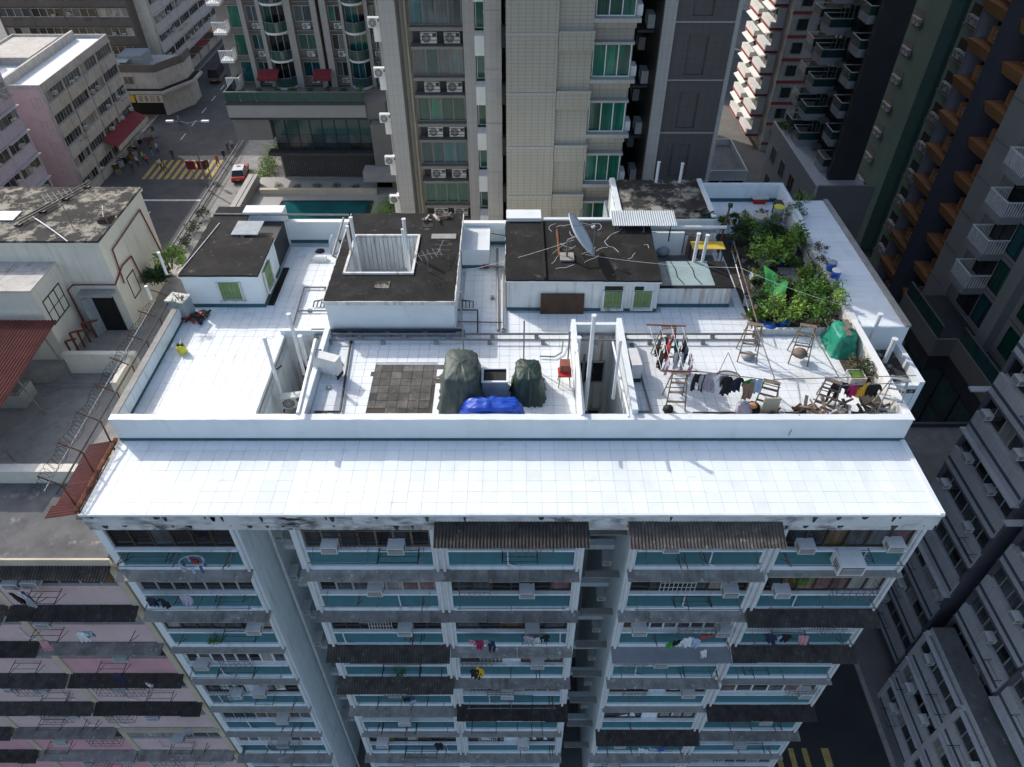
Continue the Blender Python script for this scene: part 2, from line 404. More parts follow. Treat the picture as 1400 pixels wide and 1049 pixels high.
for y in range(56, 84, 6): paint(road_l, 'line_white', -46.2, -46.05, y, y + 2.6)
for y in range(56, 84, 6): paint(road_l, 'line_white', -50.6, -50.45, y + 1, y + 3.2)
for y in range(104, 180, 5): paint(road_l, 'line_white', -49.6, -49.45, y, y + 2.2)
for y in range(126, 180, 7): paint(road_l, 'line_white', -44.6, -44.5, y, y + 2.4)
for x in (15.35, 15.6): paint(road_r, 'line_yellow', x, x + .12, 20.0, 60)
for i in range(4): paint(road_r, 'line_yellow', 15.1 + i * .82, 15.42 + i * .82, 13.0, 17.3)
paint(road_r, 'line_yellow', 18.75, 19.2, 13.0, 17.3)

# ================================================================== main building
WB = root('apartment_building', 'long white apartment block with teal window panels and white tiled roof terraces', 'building', (0, 14.5, GZ))
BAYS = [(-14.0, -9.2), (-7.4, -2.5), (-2.5, 2.46), (4.06, 8.98), (8.98, 13.9)]
WX = [(-9.3, -7.6), (2.55, 4.2)]                      # the two light wells
for x0, x1 in ((-14.0, -9.3), (-7.6, 2.55), (4.2, 14.0)):
    part('wall', MB().box(x0, x1, 14.72, 23.1, GZ, -.2), 'facade_white', WB)
part('wall', MB().box(-14, 14, 23.1, 31, GZ, .22), 'facade_white', WB)
part('wall', MB().box(4.9, 14, 31, 34.7, GZ, .22), 'facade_white', WB)
for x0, x1 in ((-14.0, -9.3), (-7.6, 2.55), (4.2, 14.0)):
    part('deck_slab', MB().box(x0, x1, 17.86, 23.1, -.19, .275), 'joint', WB)
part('deck_slab', MB().box(-14, 14, 23.1, 31, .22, .275), 'joint', WB)
part('deck_slab', MB().box(4.9, 14, 31.0, 34.7, .22, .275), 'joint', WB)
# terrace
ter = part('terrace', MB().box(-14.02, 14.0, 14.34, 17.62, -.2, -.022), 'joint', WB)
tw, tl = 27.7 / 56, 3.22 / 7
tile_me = [MB().box(-tw / 2 + .004, tw / 2 - .004, -tl / 2 + .004, tl / 2 - .004, -.02, 0).mesh('tile', m_) for m_ in ('roof_white', 'roof_white_old')]
rest = MB()
for j in range(7):
    for i in range(56):
        x = -13.85 + tw * (i + .5); y = 14.37 + tl * (j + .5); dz = R.uniform(-.003, .002)
        if j * 56 + i < 300: link('tile', tile_me[x < -7.3], ter, (x, y, dz), (R.uniform(-.004, .004), R.uniform(-.004, .004), 0))
        else: rest.box(x - tw / 2 + .004, x + tw / 2 - .004, y - tl / 2 + .004, y + tl / 2 - .004, -.02, dz)
part('tile_field', rest, 'roof_white', ter)['kind'] = 'stuff'
part('terrace_edge', MB().box(-14.04, 14.02, 14.30, 14.338, -.07, .025), 'wall_white', ter)
part('terrace_edge', MB().box(13.86, 14.02, 14.34, 17.6, -.02, .06), 'wall_white', ter)
# fascia below the terrace
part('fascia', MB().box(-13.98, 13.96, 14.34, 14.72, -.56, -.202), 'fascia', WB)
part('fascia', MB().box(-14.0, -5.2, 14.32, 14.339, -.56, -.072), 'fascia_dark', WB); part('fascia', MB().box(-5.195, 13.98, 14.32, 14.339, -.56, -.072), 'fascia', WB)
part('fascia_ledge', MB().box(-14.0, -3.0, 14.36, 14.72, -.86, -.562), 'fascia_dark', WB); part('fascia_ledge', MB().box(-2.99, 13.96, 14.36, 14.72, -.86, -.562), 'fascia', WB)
# front and side parapets
par = part('parapet', MB().box(-14.02, 13.98, 17.63, 17.86, -.19, 1.03), 'wall_white', WB)
part('coping', MB().prism(rough_poly([(-14.04, 17.60), (14.0, 17.60), (14.0, 17.88), (-14.04, 17.88)], .33, .014), 1.03, 1.07), 'wall_white', par)
part('skirting', MB().box(-14.0, 13.96, 17.615, 17.628, 0, .11), 'teal_skirting', par)
parl = part('parapet', MB().box(-14.08, -13.9, 17.87, 25.1, .2, .98), 'wall_stained', WB)
for k in range(12): part('panel', MB().box(-13.9, -13.87, 17.95 + k * .595, 18.52 + k * .595, .42, .95), 'wall_white', parl)
part('coping', MB().box(-14.1, -13.86, 17.89, 25.1, .98, 1.02), 'concrete', parl)
part('skirting', MB().box(-13.9, -13.865, 17.9, 25.1, .3, .42), 'teal_skirting', parl)
parr = part('parapet', MB().box(13.78, 13.98, 17.87, 23.3, -.19, 1.03).box(13.78, 14.08, 23.3, 33.5, .2, 1.02), 'wall_stained', WB)
part('coping', MB().box(13.74, 14.0, 17.89, 23.3, 1.03, 1.07), 'bright_white', parr)
# well rims
for (x0, x1), hl, hr in zip(WX, (.16, .95), (.5, 1.0)):
    rim = part('light_well', MB().box(x0 - .16, x0, 17.87, 23.1, .2, .3 + hl).box(x0 - .16, x1 + .2, 23.1, 23.26, .2, .3 + max(.35, hl * .7)).box(x1, x1 + .2, 17.87, 23.1, .2, .3 + hr), 'wall_white', WB)
    part('rear_wall', MB().box(x0 + .001, x1 - .001, 23.06, 23.099, GZ, .4), 'wall_stained', rim)
# the deck's tiles: one painted field, left out where things stand
HOLES = [(-9.5, -7.3, 17.8, 23.3), (2.35, 4.45, 17.8, 23.3), (-14, -10.6, 25.1, 31), (-7.5, -2.3, 23.3, 30.3), (-.25, 6.2, 24.85, 30), (6.2, 9.6, 25.2, 27.3), (4.9, 9.5, 29.8, 34), (-5.5, -2.75, 18.55, 21.45), (10.0, 13.8, 23.3, 31.2)]
tf = MB(); ts = .405
for i in range(70):
    for j in range(42):
        x = -13.86 + ts * (i + .5); y = 17.88 + ts * (j + .5)
        if x > 13.7 or y > (34.5 if x > 9.5 else 30.2): continue
        if any(a < x < b and c < y < d for a, b, c, d in HOLES): continue
        z = .3 + R.uniform(-.003, .002)
        tf.box(x - ts / 2 + .006, x + ts / 2 - .006, y - ts / 2 + .006, y + ts / 2 - .006, .276, z)
dk = part('tile_field', tf, 'deck_white', WB); dk['kind'] = 'stuff'
part('bare_bed', MB().box(-5.36, -2.72, 18.62, 21.42, .2755, .281), 'soil', dk)
bt = MB().box(-.195, .195, -.195, .195, -.02, 0).mesh('bare_tile', 'bare_tile')
for i in range(7):
    for j in range(7):
        if (i, j) in ((6, 3), (6, 2), (6, 1), (6, 0), (0, 0), (5, 0), (1, 0)): continue
        link('bare_tile', bt, dk, (-5.3 + i * ts + .02, 18.78 + j * ts - .02, .297 + R.uniform(-.004, .003)))

# ---- facade bays
FL = 2.79
CANO = {0: 'cclll lcl', 1: 'cckkc lcl', 2: 'cccck lcc', 3: 'ccscl kcl', 4: 'lkklk cll'}
CANO = {k: v.replace(' ', '') for k, v in CANO.items()}
FRM = ['alu', 'alu', 'frame_brown', 'frame_white', 'alu', 'frame_brown']
ACTOP = {(1, 0): [-6.2, -3.95], (2, 1): [.55], (1, 2): [-4.2], (2, 2): [.8], (4, 0): [10.0], (4, 1): [9.9, ], (3, 1): [8.0], (0, 3): [-13.0], (0, 4): [-12.3, -11.2], (3, 2): [5.0, 8.3], (0, 2): [-10.1], (1, 1): [-5.0]}
RACK = MB()
for y in (-.1, -.35, -.6): RACK.tube((-.55, y, 0), (.55, y, 0), .011, 5)
for x in (-.55, .55): RACK.tube((x, 0, .02), (x, -.68, .02), .016, 5); RACK.tube((x, 0, -.32), (x, -.6, .0), .012, 5)
RACK = RACK.mesh('drying_rack', 'metal_dark')
POLE = MB().tube((-2.0, -.55, 0), (2.0, -.55, .03), .018, 6)
for x in (-1.9, 0, 1.9): POLE.tube((x, 0, -.1), (x, -.6, .02), .016, 5); POLE.tube((x, 0, .12), (x, -.6, .02), .010, 5)
POLE = POLE.mesh('drying_pole', 'metal_grey')
CAGE = MB()
for i in range(7): CAGE.tube((-.6 + i * .2, -.38, 0), (-.6 + i * .2, -.38, 1.0), .01, 4)
for z_ in (0, .35, .7, 1.0): CAGE.path([(-.6, 0, z_), (-.6, -.38, z_), (.6, -.38, z_), (.6, 0, z_)], .013, 4)
for i in range(4): CAGE.tube((-.6 + i * .4, 0, .0), (-.6 + i * .4, -.38, .0), .01, 4)
CAGE = CAGE.mesh('window_cage', 'metal_grey')
BRK = MB().tube((0, 0, .12), (0, -.62, .22), .018, 5).tube((0, 0, -.25), (0, -.5, .2), .016, 5).mesh('bracket', 'rust')
WPIPE = MB().path([(0, .1, .9), (0, -.03, .85), (.02, -.03, .1), (.35, -.03, -.05)], .028, 6).mesh('waste_pipe', 'pipe_white')
CON = [MB(), MB(), MB()]
for q, b in enumerate(CON):
    rr = random.Random(q); x = -2.5
    while x < 2.45:
        x2 = min(2.5, x + rr.uniform(1.1, 1.7)); e = rr.uniform(-.02, .02)
        b.add([(x, 0, .06), (x2 - .012, 0, .06), (x2 - .012, -.46 + e, .0), (x, -.46 + e, .0), (x, 0, .0), (x2 - .012, 0, .0), (x2 - .012, -.46 + e, -.05), (x, -.46 + e, -.05)],
              [(0, 3, 2, 1), (4, 5, 6, 7), (2, 3, 7, 6), (0, 4, 7, 3), (1, 2, 6, 5), (0, 1, 5, 4)]); x = x2
CON = [b.mesh('canopy', 'canopy_concrete') for b in CON]
for b, (x0, x1) in enumerate(BAYS):
    bw = x1 - x0; cx = (x0 + x1) / 2
    fr = MB(); fr.box(x0, x0 + .28, 14.46, 14.72, GZ, -.862); fr.box(x1 - .28, x1, 14.46, 14.72, GZ, -.862)
    for k in range(9):
        z = -k * FL
        fr.box(x0 + .28, x1 - .28, 14.41, 14.71, z - 2.20, z - 2.105); fr.box(x0 + .28, x1 - .28, 14.44, 14.71, z - 3.36, z - 3.12)
    part('facade_frame', fr, 'facade_white', WB)
    for k in range(9):
        z = -k * FL
        blk('spandrel_panel', 'teal', WB, x0 + .28, x1 - .28, 14.52, 14.71, z - 3.12, z - 2.20)
        n = R.choice([5, 6, 6, 7, 7, 8]); fm = R.choice(FRM); ww = bw - .56
        top = -.865 if k == 0 else z - .57
        if (b, k) == (0, 0): n, fm = 6, 'frame_brown'
        if (b, k) == (1, 0): n, fm, mx = 7, 'wood_old', 'dark'
        mx = 'dark' if (b, k) in ((0, 0), (1, 0), (1, 2)) else 'flat'
        if R.random() < .22 and k and (b, k) != (1, 2):      # two windows with white wall between
            blk('wall_infill', 'facade_white', WB, x0 + .28, x1 - .28, 14.60, 14.70, z - 2.10, top)
            window(WB, x0 + .28 + ww * .21, 14.55, z - 2.09, ww * .4, top - z + 2.08, 3, fm, mx, t=.07); window(WB, x1 - .28 - ww * .21, 14.55, z - 2.09, ww * .4, top - z + 2.08, 3, fm, mx, t=.07)
        else: window(WB, cx, 14.55, z - 2.09, ww - .01, top - z + 2.08, n, fm, mx, hdiv=R.choice([0, 0, .72]), t=.07)
        # window grille on some
        if R.random() < .35:
            g = MB(); gx0 = R.uniform(x0 + .4, x1 - 2); gw = R.choice([.9, 1.3])
            for q in range(9): g.tube((gx0 + gw * q / 8, 14.50, z - 2.07), (gx0 + gw * q / 8, 14.50, top - .04), .012, 4)
            for q in (.3, .6, .9): g.tube((gx0, 14.50, z - 2.09 + q), (gx0 + gw, 14.50, z - 2.09 + q), .012, 4)
            part('window_grille', g, 'frame_white' if R.random() < .5 else 'metal_dark', WB)
        for xx in ACTOP.get((b, k), [R.uniform(x0 + .7, x1 - .7)] if k > 2 and R.random() < .75 else []): ac(WB, xx, 14.50, z - 2.07 + R.uniform(0, .25))
        c = CANO[b][k] if k < len(CANO[b]) else 'l'
        cz = z - 3.38
        if c == 'c': link('canopy', CON[(b + k) % 3], WB, (cx, 14.455, cz), None, ((bw + R.uniform(-.15, .25)) / 5, 1, 1))
        elif c == 'k': link('canopy', corr_mesh(bw + .1, .72, .24, .11, 'corrugated_black', seed=(b + k) % 4), WB, (cx + R.uniform(-.1, .1), 14.455, cz + .22))
        elif c == 's': blk('canopy', 'canopy_smooth', WB, x0 - .02, x1 - .1, 13.78, 14.44, cz - .05, cz, (.10, 0, 0))
        else: blk('canopy', 'concrete', WB, x0 + .1, x1 - .05, 14.18, 14.44, cz - .06, cz + .015)
        if R.random() < .33: link('window_cage', CAGE, WB, (R.uniform(x0 + 1, x1 - 1), 14.5, z - 2.12), None, (R.uniform(.7, 1.3), R.uniform(.7, 1.1), R.uniform(.7, .95)))
        for q in range(R.choice([0, 1, 2, 3])): link('bracket', BRK, WB, (R.uniform(x0 + .4, x1 - .4), 14.5, z - 2.5), None, (1, R.uniform(.7, 1.2), 1))
        if R.random() < .4: link('waste_pipe', WPIPE, WB, (R.uniform(x0 + .5, x1 - .5), 14.48, z - 3.1))
        if R.random() < .55: link('drying_rack', RACK, WB, (R.uniform(x0 + 1, x1 - 1), 14.5, z - 2.2 + R.uniform(-.1, .15)), None, (R.uniform(.6, 1.5), R.uniform(.6, 1.1), 1))
        if R.random() < .5: link('drying_pole', POLE, WB, (cx, 14.5, z - 2.35 + R.uniform(-.1, .2)))
for b in (2, 3): link('canopy', corr_mesh(5.05, 1.0, .34, .11, 'corrugated_black', seed=b + 5), WB, ((BAYS[b][0] + BAYS[b][1]) / 2 + (.0 if b == 2 else -.2), 14.44, -.30))
ac(WB, 11.55, 14.3, -2.62, 'w', 0, 1.35); ac(WB, 13.0, 14.5, -1.86); ac(WB, 5.4, 14.5, -1.9)
rs2 = random.Random(31)
for i in range(46):
    x = rs2.uniform(-13.8, 13.7) if i % 3 else rs2.uniform(-13.8, -3); L = rs2.uniform(.10, .34); w2 = rs2.uniform(.03, .14); z0 = rs2.choice([-.08, -.56])
    yy = 14.3175 if z0 > -.3 else 14.3575
    part('mould_stain', MB().add([(x - w2, yy, z0), (x + w2, yy, z0), (x + w2 * .7, yy, z0 - L * .6), (x + w2 * .2, yy, z0 - L), (x - w2 * .5, yy, z0 - L * .8)], [(0, 4, 3, 2, 1)]), 'mould', WB)
# downpipes on the piers
for x, m in ((-9.34, 'pipe_white'), (-7.25, 'pipe_white'), (-2.62, 'pipe_white'), (-2.38, 'pipe_white'), (2.30, 'pipe_white'), (4.2, 'pipe_white'), (8.86, 'pipe_white'), (9.1, 'pipe_white'), (13.75, 'pipe_white')):
    part('downpipe', MB().tube((x, 14.40, GZ), (x, 14.40, -.8), .055, 7), m, WB)
# light-well flanks: windows, ledges and pipes on the inner walls
for k in range(8):
    z = -k * FL
    window(WB, -9.31, 18.3, z - 2.1, 1.1, 1.25, 2, 'alu', 'dark', rad(90)); window(WB, -9.31, 20.9, z - 2.1, .8, 1.0, 1, 'alu', 'dark', rad(90))
    if R.random() < .6: ac(WB, -9.28, 16.9, z - 1.9, 'w', rad(90))
    window(WB, 4.21, 19.2, z - 2.1, 1.2, 1.2, 2, 'alu', 'dark', rad(-90))
    if R.random() < .7: ac(WB, 4.18, 17.6, z - 1.9, 'w', rad(-90))
    for (x0, x1) in WX:
        blk('well_beam', 'facade_white', WB, x0 + .002, x1 - .002, 17.2, 17.5, z - 3.3, z - 3.0)
        window(WB, (x0 + x1) / 2, 22.95, z - 2.1, 1.1, 1.2, 2, 'alu', 'dark')
        if x0 > 0: blk('well_ledge', 'concrete', WB, x0 + .3, x1 - .003, 15.6, 15.9, z - 2.9, z - 2.84)
for x, y in ((-9.1, 16.2), (-7.9, 19.0), (2.75, 16.4), (2.75, 17.3), (3.0, 22.7)):
    part('downpipe', MB().tube((x, y, GZ), (x, y, -.3), .06, 7), 'pipe_white' if x < 0 else 'metal_grey', WB)

# ---- bulkheads on the deck
def bulk(poly, z1, wallm, roofm, ov=.05, z0=.25, lip=True, rough=None):
    o = part('bulkhead', MB().prism(poly, z0, z1), wallm, WB)
    cx = sum(p[0] for p in poly) / len(poly); cy = sum(p[1] for p in poly) / len(poly)
    big = [(x + (ov if x > cx else -ov), y + (ov if y > cy else -ov)) for x, y in poly]
    if roofm:
        part('roof', MB().prism(rough_poly(big), z1, z1 + .07), roofm, o)
        part('roof_edge', MB().prism([(x + (.012 if x > cx else -.012), y + (.012 if y > cy else -.012)) for x, y in big], z1 - .06, z1 - .002), 'wall_white', o)
    part('skirting', MB().prism([(x + (.012 if x > cx else -.012), y + (.012 if y > cy else -.012)) for x, y in poly], .3, .47), 'teal_skirting', o)
    return o
def shutter(par, x0, x1, y, z0, z1, rz=0, m='green_shutter'):
    b = MB(); w_ = x1 - x0; n = 5
    for i in range(n): b.box(-w_ / 2 + w_ * i / n + .006, -w_ / 2 + w_ * (i + 1) / n - .006, -.045, 0, 0, z1 - z0)
    b.box(-w_ / 2 - .04, w_ / 2 + .04, -.06, .0, z1 - z0, z1 - z0 + .07); b.box(-w_ / 2, w_ / 2, -.06, -.045, (z1 - z0) * .3, (z1 - z0) * .3 + .05)
    f = MB(); h_ = z1 - z0
    for q in ((-w_ / 2 - .09, -w_ / 2 - .01, -.08, .0, -.06, h_ + .1), (w_ / 2 + .01, w_ / 2 + .09, -.08, .0, -.06, h_ + .1), (-w_ / 2 - .12, w_ / 2 + .12, -.13, .0, -.12, -.055)): f.box(*q)
    o = link('shutter', b.mesh('shutter', m), par, ((x0 + x1) / 2, y, z0), rz)
    kid(o, f.mesh('frame', 'wall_stained'), 'frame', (0, 0, 0)); return o
LB = bulk([(-13.86, 25.2), (-10.65, 25.2), (-10.7, 28.1), (-12.25, 28.1), (-12.3, 30.9), (-13.9, 30.9)], 1.88, 'wall_white', 'blackroof')
shutter(LB, -12.35, -11.5, 25.19, .75, 1.5)
s_o = shutter(LB, -.45, .45, 25.9, .75, 1.6, rad(90)); s_o.location = Vector((-10.63, 26.3, .72)) - POS[LB]
part('gutter', MB().box(-10.58, -10.3, 25.3, 28.2, .3, .34), 'blackroof', LB)
part('roof_sheet', MB().box(-12.6, -11.4, 28.3, 29.5, 1.98, 2.02), 'tank_grey', LB)
part('shed', MB().box(-12.2, -10.75, 28.15, 30.2, .3, 1.6), 'frame_dark', LB)
part('shed_wall', MB().box(-12.6, -10.75, 30.22, 30.9, .3, 2.05), 'wall_white', LB)
# middle block with its open well
mbw = MB(); hx0, hx1, hy0, hy1 = -6.95, -4.2, 25.3, 28.2
X0, X1, Y0, Y1 = -7.47, -2.33, 23.35, 30.25
for a, b, c, d in ((X0, X1, Y0, hy0), (X0, X1, hy1, Y1), (X0, hx0, hy0, hy1), (hx1, X1, hy0, hy1)): mbw.box(a, b, c, d, .25, 1.9)
MBK = part('bulkhead', mbw, 'wall_white', WB)
mr = MB()
for a, b, c, d in ((X0 - .05, X1 + .05, Y0 - .05, hy0), (X0 - .05, X1 + .05, hy1, Y1 + .05), (X0 - .05, hx0, hy0, hy1), (hx1, X1 + .05, hy0, hy1)): mr.box(a, b, c, d, 1.9, 1.96)
part('roof', mr, 'blackroof', MBK)
for q_ in ([(X0 - .07, Y0 - .075), (X1 + .07, Y0 - .075), (X1 + .07, Y0 - .04), (X0 - .07, Y0 - .04)], [(X1 + .04, Y0), (X1 + .075, Y0), (X1 + .075, Y1), (X1 + .04, Y1)], [(X0 - .075, Y0), (X0 - .04, Y0), (X0 - .04, Y1), (X0 - .075, Y1)]): part('roof_edge', MB().prism(rough_poly(q_, .2, .012), 1.80, 1.972), 'wall_stained', MBK)
rm = MB()
for a, b, c, d in ((hx0 - .1, hx1 + .1, hy0 - .1, hy0), (hx0 - .1, hx1 + .1, hy1, hy1 + .1), (hx0 - .1, hx0, hy0, hy1), (hx1, hx1 + .1, hy0, hy1)): rm.box(a, b, c, d, 1.96, 2.04)
part('well_rim', rm, 'wall_stained', MBK)
wl = MB()
for i in range(14): wl.box(hx0 + .02 + i * .195, hx0 + .19 + i * .195, hy1 - .05, hy1 - .003, -3, 1.95)
part('well_lining', wl, 'wall_stained', MBK)
part('well_lining', MB().box(hx0 + .003, hx0 + .04, hy0, hy1 - .06, -3, 1.95), 'wall_stained', MBK)
part('skirting', MB().box(X0 - .015, X1 + .015, Y0 - .015, Y0 - .003, .3, .5), 'teal_skirting', MBK)
part('roof_hatch', MB().box(-5.6, -5.0, 24.2, 24.7, 1.96, 1.99).box(-5.5, -5.1, 24.3, 24.6, 1.99, 2.0), 'lichenroof', MBK)
part('roof_vent', MB().box(-4.1, -3.6, 29.0, 29.5, 1.96, 1.98), 'black', MBK)
part('roof_slab', MB().box(-3.6, -2.5, 28.0, 28.4, 1.96, 2.0), 'concrete', MBK)
# right block
RB = bulk([(-.22, 24.95), (6.15, 24.85), (6.3, 29.6), (-.25, 29.6)], 1.85, 'wall_stained', 'blackroof')
for a in (3.9, 5.15):
    shutter(RB, a, a + .72, 24.87, .55, 1.3)
    part('window_void', MB().box(a - .02, a + .74, 24.86, 24.90, 1.40, 1.6), 'black', RB)
part('roof_divider', MB().box(1.34, 1.42, 24.9, 29.5, 1.9, 2.02), 'blackroof', RB)
part('roof_vent', MB().tube((2.05, 28.9, 1.9), (2.05, 26.6, 1.96), .06, 6), 'rust', RB)
rs = random.Random(5)
for i in range(16):
    x, y = rs.uniform(1.8, 5.9), rs.uniform(25.5, 29.2); pts = [(x, y, 1.925)]; an = rs.uniform(0, 6.3)
    for k in range(rs.randint(3, 7)):
        an += rs.uniform(-.9, .9); x += .22 * math.cos(an); y += .22 * math.sin(an); x = min(6.0, max(1.6, x)); y = min(29.4, max(25.1, y)); pts.append((x, y, 1.925))
    part('sealant_line', MB().path(pts, .014, 4), 'greyband', RB)
brd = tag(part('board', MB().box(-.92, .92, -.03, .03, 0, .95), 'board_brown', None), 'rusty brown board leaning against the stained wall under the dish', 'board')
brd.location = gp(768, 428, .3) + Vector((0, -.06, 0)); brd.rotation_euler = (rad(-8), 0, 0)
# whitewashed blocks at the back
b1 = bulk([(-2.3, 28.2), (-1.05, 28.2), (-1.05, 30.2), (-2.3, 30.2)], 1.25, 'wall_white', None); part('roof', MB().box(-2.32, -1.03, 28.18, 30.2, 1.25, 1.29), 'deck_white', b1)
b2 = bulk([(-.24, 29.62), (1.3, 29.62), (1.3, 30.4), (-.24, 30.4)], 2.05, 'wall_white', None); part('roof', MB().box(-.26, 1.35, 29.6, 30.4, 2.05, 2.10), 'deck_white', b2)
bw_ = part('parapet', MB().box(-2.3, -.26, 30.25, 30.45, .2, 1.45), 'wall_white', WB); part('parapet', MB().box(-10.72, -7.5, 30.4, 30.62, .2, 1.42), 'wall_white', WB)
part('skirting', MB().box(-2.3, -.26, 30.235, 30.247, .3, .48).box(-10.7, -7.5, 30.385, 30.397, .3, .48), 'teal_skirting', bw_)
part('coping', MB().box(-2.3, -.26, 30.22, 30.48, 1.45, 1.49).box(-10.72, -7.5, 30.37, 30.65, 1.42, 1.46), 'bright_white', bw_)
bw2 = part('parapet', MB().box(1.4, 4.95, 29.7, 29.9, .2, 1.98), 'wall_white', WB)
# walled tank yard
TY = bulk([(6.25, 25.2), (9.35, 25.2), (9.4, 27.2), (6.3, 27.2)], 1.28, 'wall_stained', None)
part('roof', MB().box(6.22, 9.4, 25.17, 27.2, 1.28, 1.33), 'blackroof', TY)
part('tarpaulin', MB().box(6.75, 8.6, 25.3, 27.15, 1.335, 1.36), 'tarp_pale', TY)
part('plank', MB().box(6.3, 6.72, 25.3, 27.1, 1.335, 1.37), 'concrete', TY)
part('yard_wall', MB().box(6.4, 8.0, 29.3, 29.45, .3, 1.5).box(6.32, 6.45, 27.3, 29.3, .3, 1.2), 'wall_white', TY)
for i in range(9): part('board', MB().box(8.05 + i * .16, 8.19 + i * .16, 29.3, 29.34, .3, 1.45 + R.uniform(-.12, .1)), R.choice(['wood_old', 'greyband', 'concrete']), TY)
part('yard_floor', MB().box(6.46, 9.5, 27.22, 29.28, .28, .312), 'roof_grey', TY)
for x_ in (7.0, 7.75): part('cable', MB().path([(x_, 27.1, 1.375), (x_ + .12, 26.5, 1.375), (x_ + .1, 25.9, 1.375), (x_ + .3, 25.35, 1.375)], .018, 4), 'black', TY)
FBK = bulk([(4.95, 29.95), (9.45, 29.95), (9.45, 33.6), (4.95, 33.6)], 1.9, 'wall_white', 'lichenroof')
part('roof_edge', MB().box(4.9, 5.15, 29.9, 33.65, 1.97, 2.08).box(9.28, 9.5, 29.9, 33.65, 1.97, 2.04), 'wall_white', FBK)
part('ledge', MB().box(7.4, 9.6, 29.55, 29.9, 1.2, 1.3), 'concrete', FBK)
awn = link('awning', corr_mesh(2.9, 1.15, .12, .10, 'corrugated_blue', .02, .0), FBK, (6.0, 29.9, 2.32))
part('awning_post', MB().tube((4.7, 28.9, .3), (4.7, 28.9, 2.2), .03).tube((7.2, 28.9, 1.3), (7.2, 28.9, 2.2), .03), 'metal_dark', FBK)
bkw = part('parapet', MB().box(9.5, 14.1, 34.5, 34.7, .2, 1.28), 'wall_white', WB); part('parapet', MB().box(13.9, 14.1, 30.8, 34.5, .2, 1.25), 'wall_white', WB)
part('skirting', MB().box(9.5, 13.9, 34.485, 34.497, .3, .5).box(13.885, 13.897, 30.8, 34.5, .3, .48), 'teal_skirting', bkw)
# side wing slab
SW = part('side_wing', MB().box(14.12, 16.1, 23.05, 33.5, -1.2, .88), 'wall_white', WB)
part('wall', MB().box(14.12, 16.0, 23.1, 33.4, GZ, -1.2), 'facade_white', SW)
for j in range(26): part('tile', MB().box(14.14, 15.9, 23.1 + j * .4, 23.49 + j * .4, .88, .90 + R.uniform(-.003, .003)), 'roof_white', SW)
part('roof_edge', MB().box(15.92, 16.14, 23.03, 33.52, .88, .98), 'concrete', SW)
part('side_landing', MB().box(14.0, 15.8, 20.6, 23.04, -.5, -.3), 'lichenroof', SW); part('outer_wall', MB().box(15.8, 16.0, 20.6, 23.04, -8, .1), 'wall_white', SW); part('outer_wall', MB().box(14.0, 15.79, 20.62, 20.8, -8, -.1), 'wall_white', SW)

# ================================================================== neighbouring tenements
SLAB = {}
def slab(m, w_, d=.42, h=.07):
    return cube(m), (w_, d, h)
def tenement(name, label, loc, rz, width, depth, ztop, nf, wall, band, fh=2.8, nb=2, mix='old', fm='alu', roofm='concrete', pier=None, canopy='l', par=.8, npan=5, acp=.6, winh=1.25,
             panes=True, stripe=None, rackp=.3, bands=None, projecting=0, group=None, sidew=None):
    T = root(name, label, 'building', loc, rz, group, off=(0, 0, GZ))
    part('wall', MB().box(0, width, .22, depth, GZ, ztop), wall, T)
    part('roof', MB().box(.01, width - .01, .24, depth - .02, ztop, ztop + .03), roofm, T)
    if par:
        for a, b, c, d in ((0, width, .02, .2), (0, width, depth - .2, depth), (0, .18, .2, depth - .2), (width - .18, width, .2, depth - .2)):
            part('parapet', MB().box(a, b, c, d, ztop - .3, ztop + par), wall, T)
    bw = width / nb
    for i in range(nb + 1):
        x = min(max(i * bw, .14), width - .14)
        part('pier', MB().box(x - .14, x + .14, .0, .22, GZ, ztop - .3), pier or wall, T)
    for k in range(nf):
        z = ztop - .35 - k * fh
        for i in range(nb):
            a, b = i * bw + .145, (i + 1) * bw - .145; w_ = b - a; cx = (a + b) / 2
            bm = R.choice(bands) if bands else band
            blk('spandrel_panel', bm, T, a, b, .04 - projecting, .21, z - fh + .06, z - winh - .12)
            if stripe: blk('stripe', stripe, T, a, b, .02 - projecting, .039 - projecting, z - fh + .42, z - fh + .62)
            window(T, cx, .09, z - winh - .1, w_, winh, npan, fm, mix, panes=panes)
            c = R.choice(canopy)
            if c == 'c': blk('canopy', 'canopy_concrete', T, a - .1, b + .1, -.5, .03, z - .06, z + .02, (R.uniform(.05, .14), 0, 0))
            elif c == 'k': link('canopy', corr_mesh(w_ + .2, .62, .2, .11, 'corrugated_black', seed=(i + k) % 4), T, (cx, .03, z + .12))
            elif c == 'w': blk('canopy', 'greyband', T, a - .1, b + .1, -.42, .035, z - .05, z + .04)
            elif c == 'l': blk('canopy', wall, T, a - .05, b + .05, -.18, .035, z - .05, z + .03)
            if R.random() < acp:
                for q in range(R.choice([1, 1, 2])): ac(T, R.uniform(a + .5, b - .5), .05, z - winh - .05 + R.uniform(-.05, .4))
            if R.random() < rackp: link('drying_rack', RACK, T, (R.uniform(a + .6, b - .6), .02, z - winh - .3))
    return T
PK = tenement('tenement_building', 'pink tenement block with cream piers, one storey lower than the white block', (-29.2, 14.55, GZ), 0, 15.0, 19, -2.9, 9, 'cream', 'pink_wall', nb=3, pier='cream',
              bands=['pink_wall', 'pink_wall', 'palepink_wall'], canopy='ckkckl', par=0, npan=6, acp=1., rackp=.9, mix='flat')
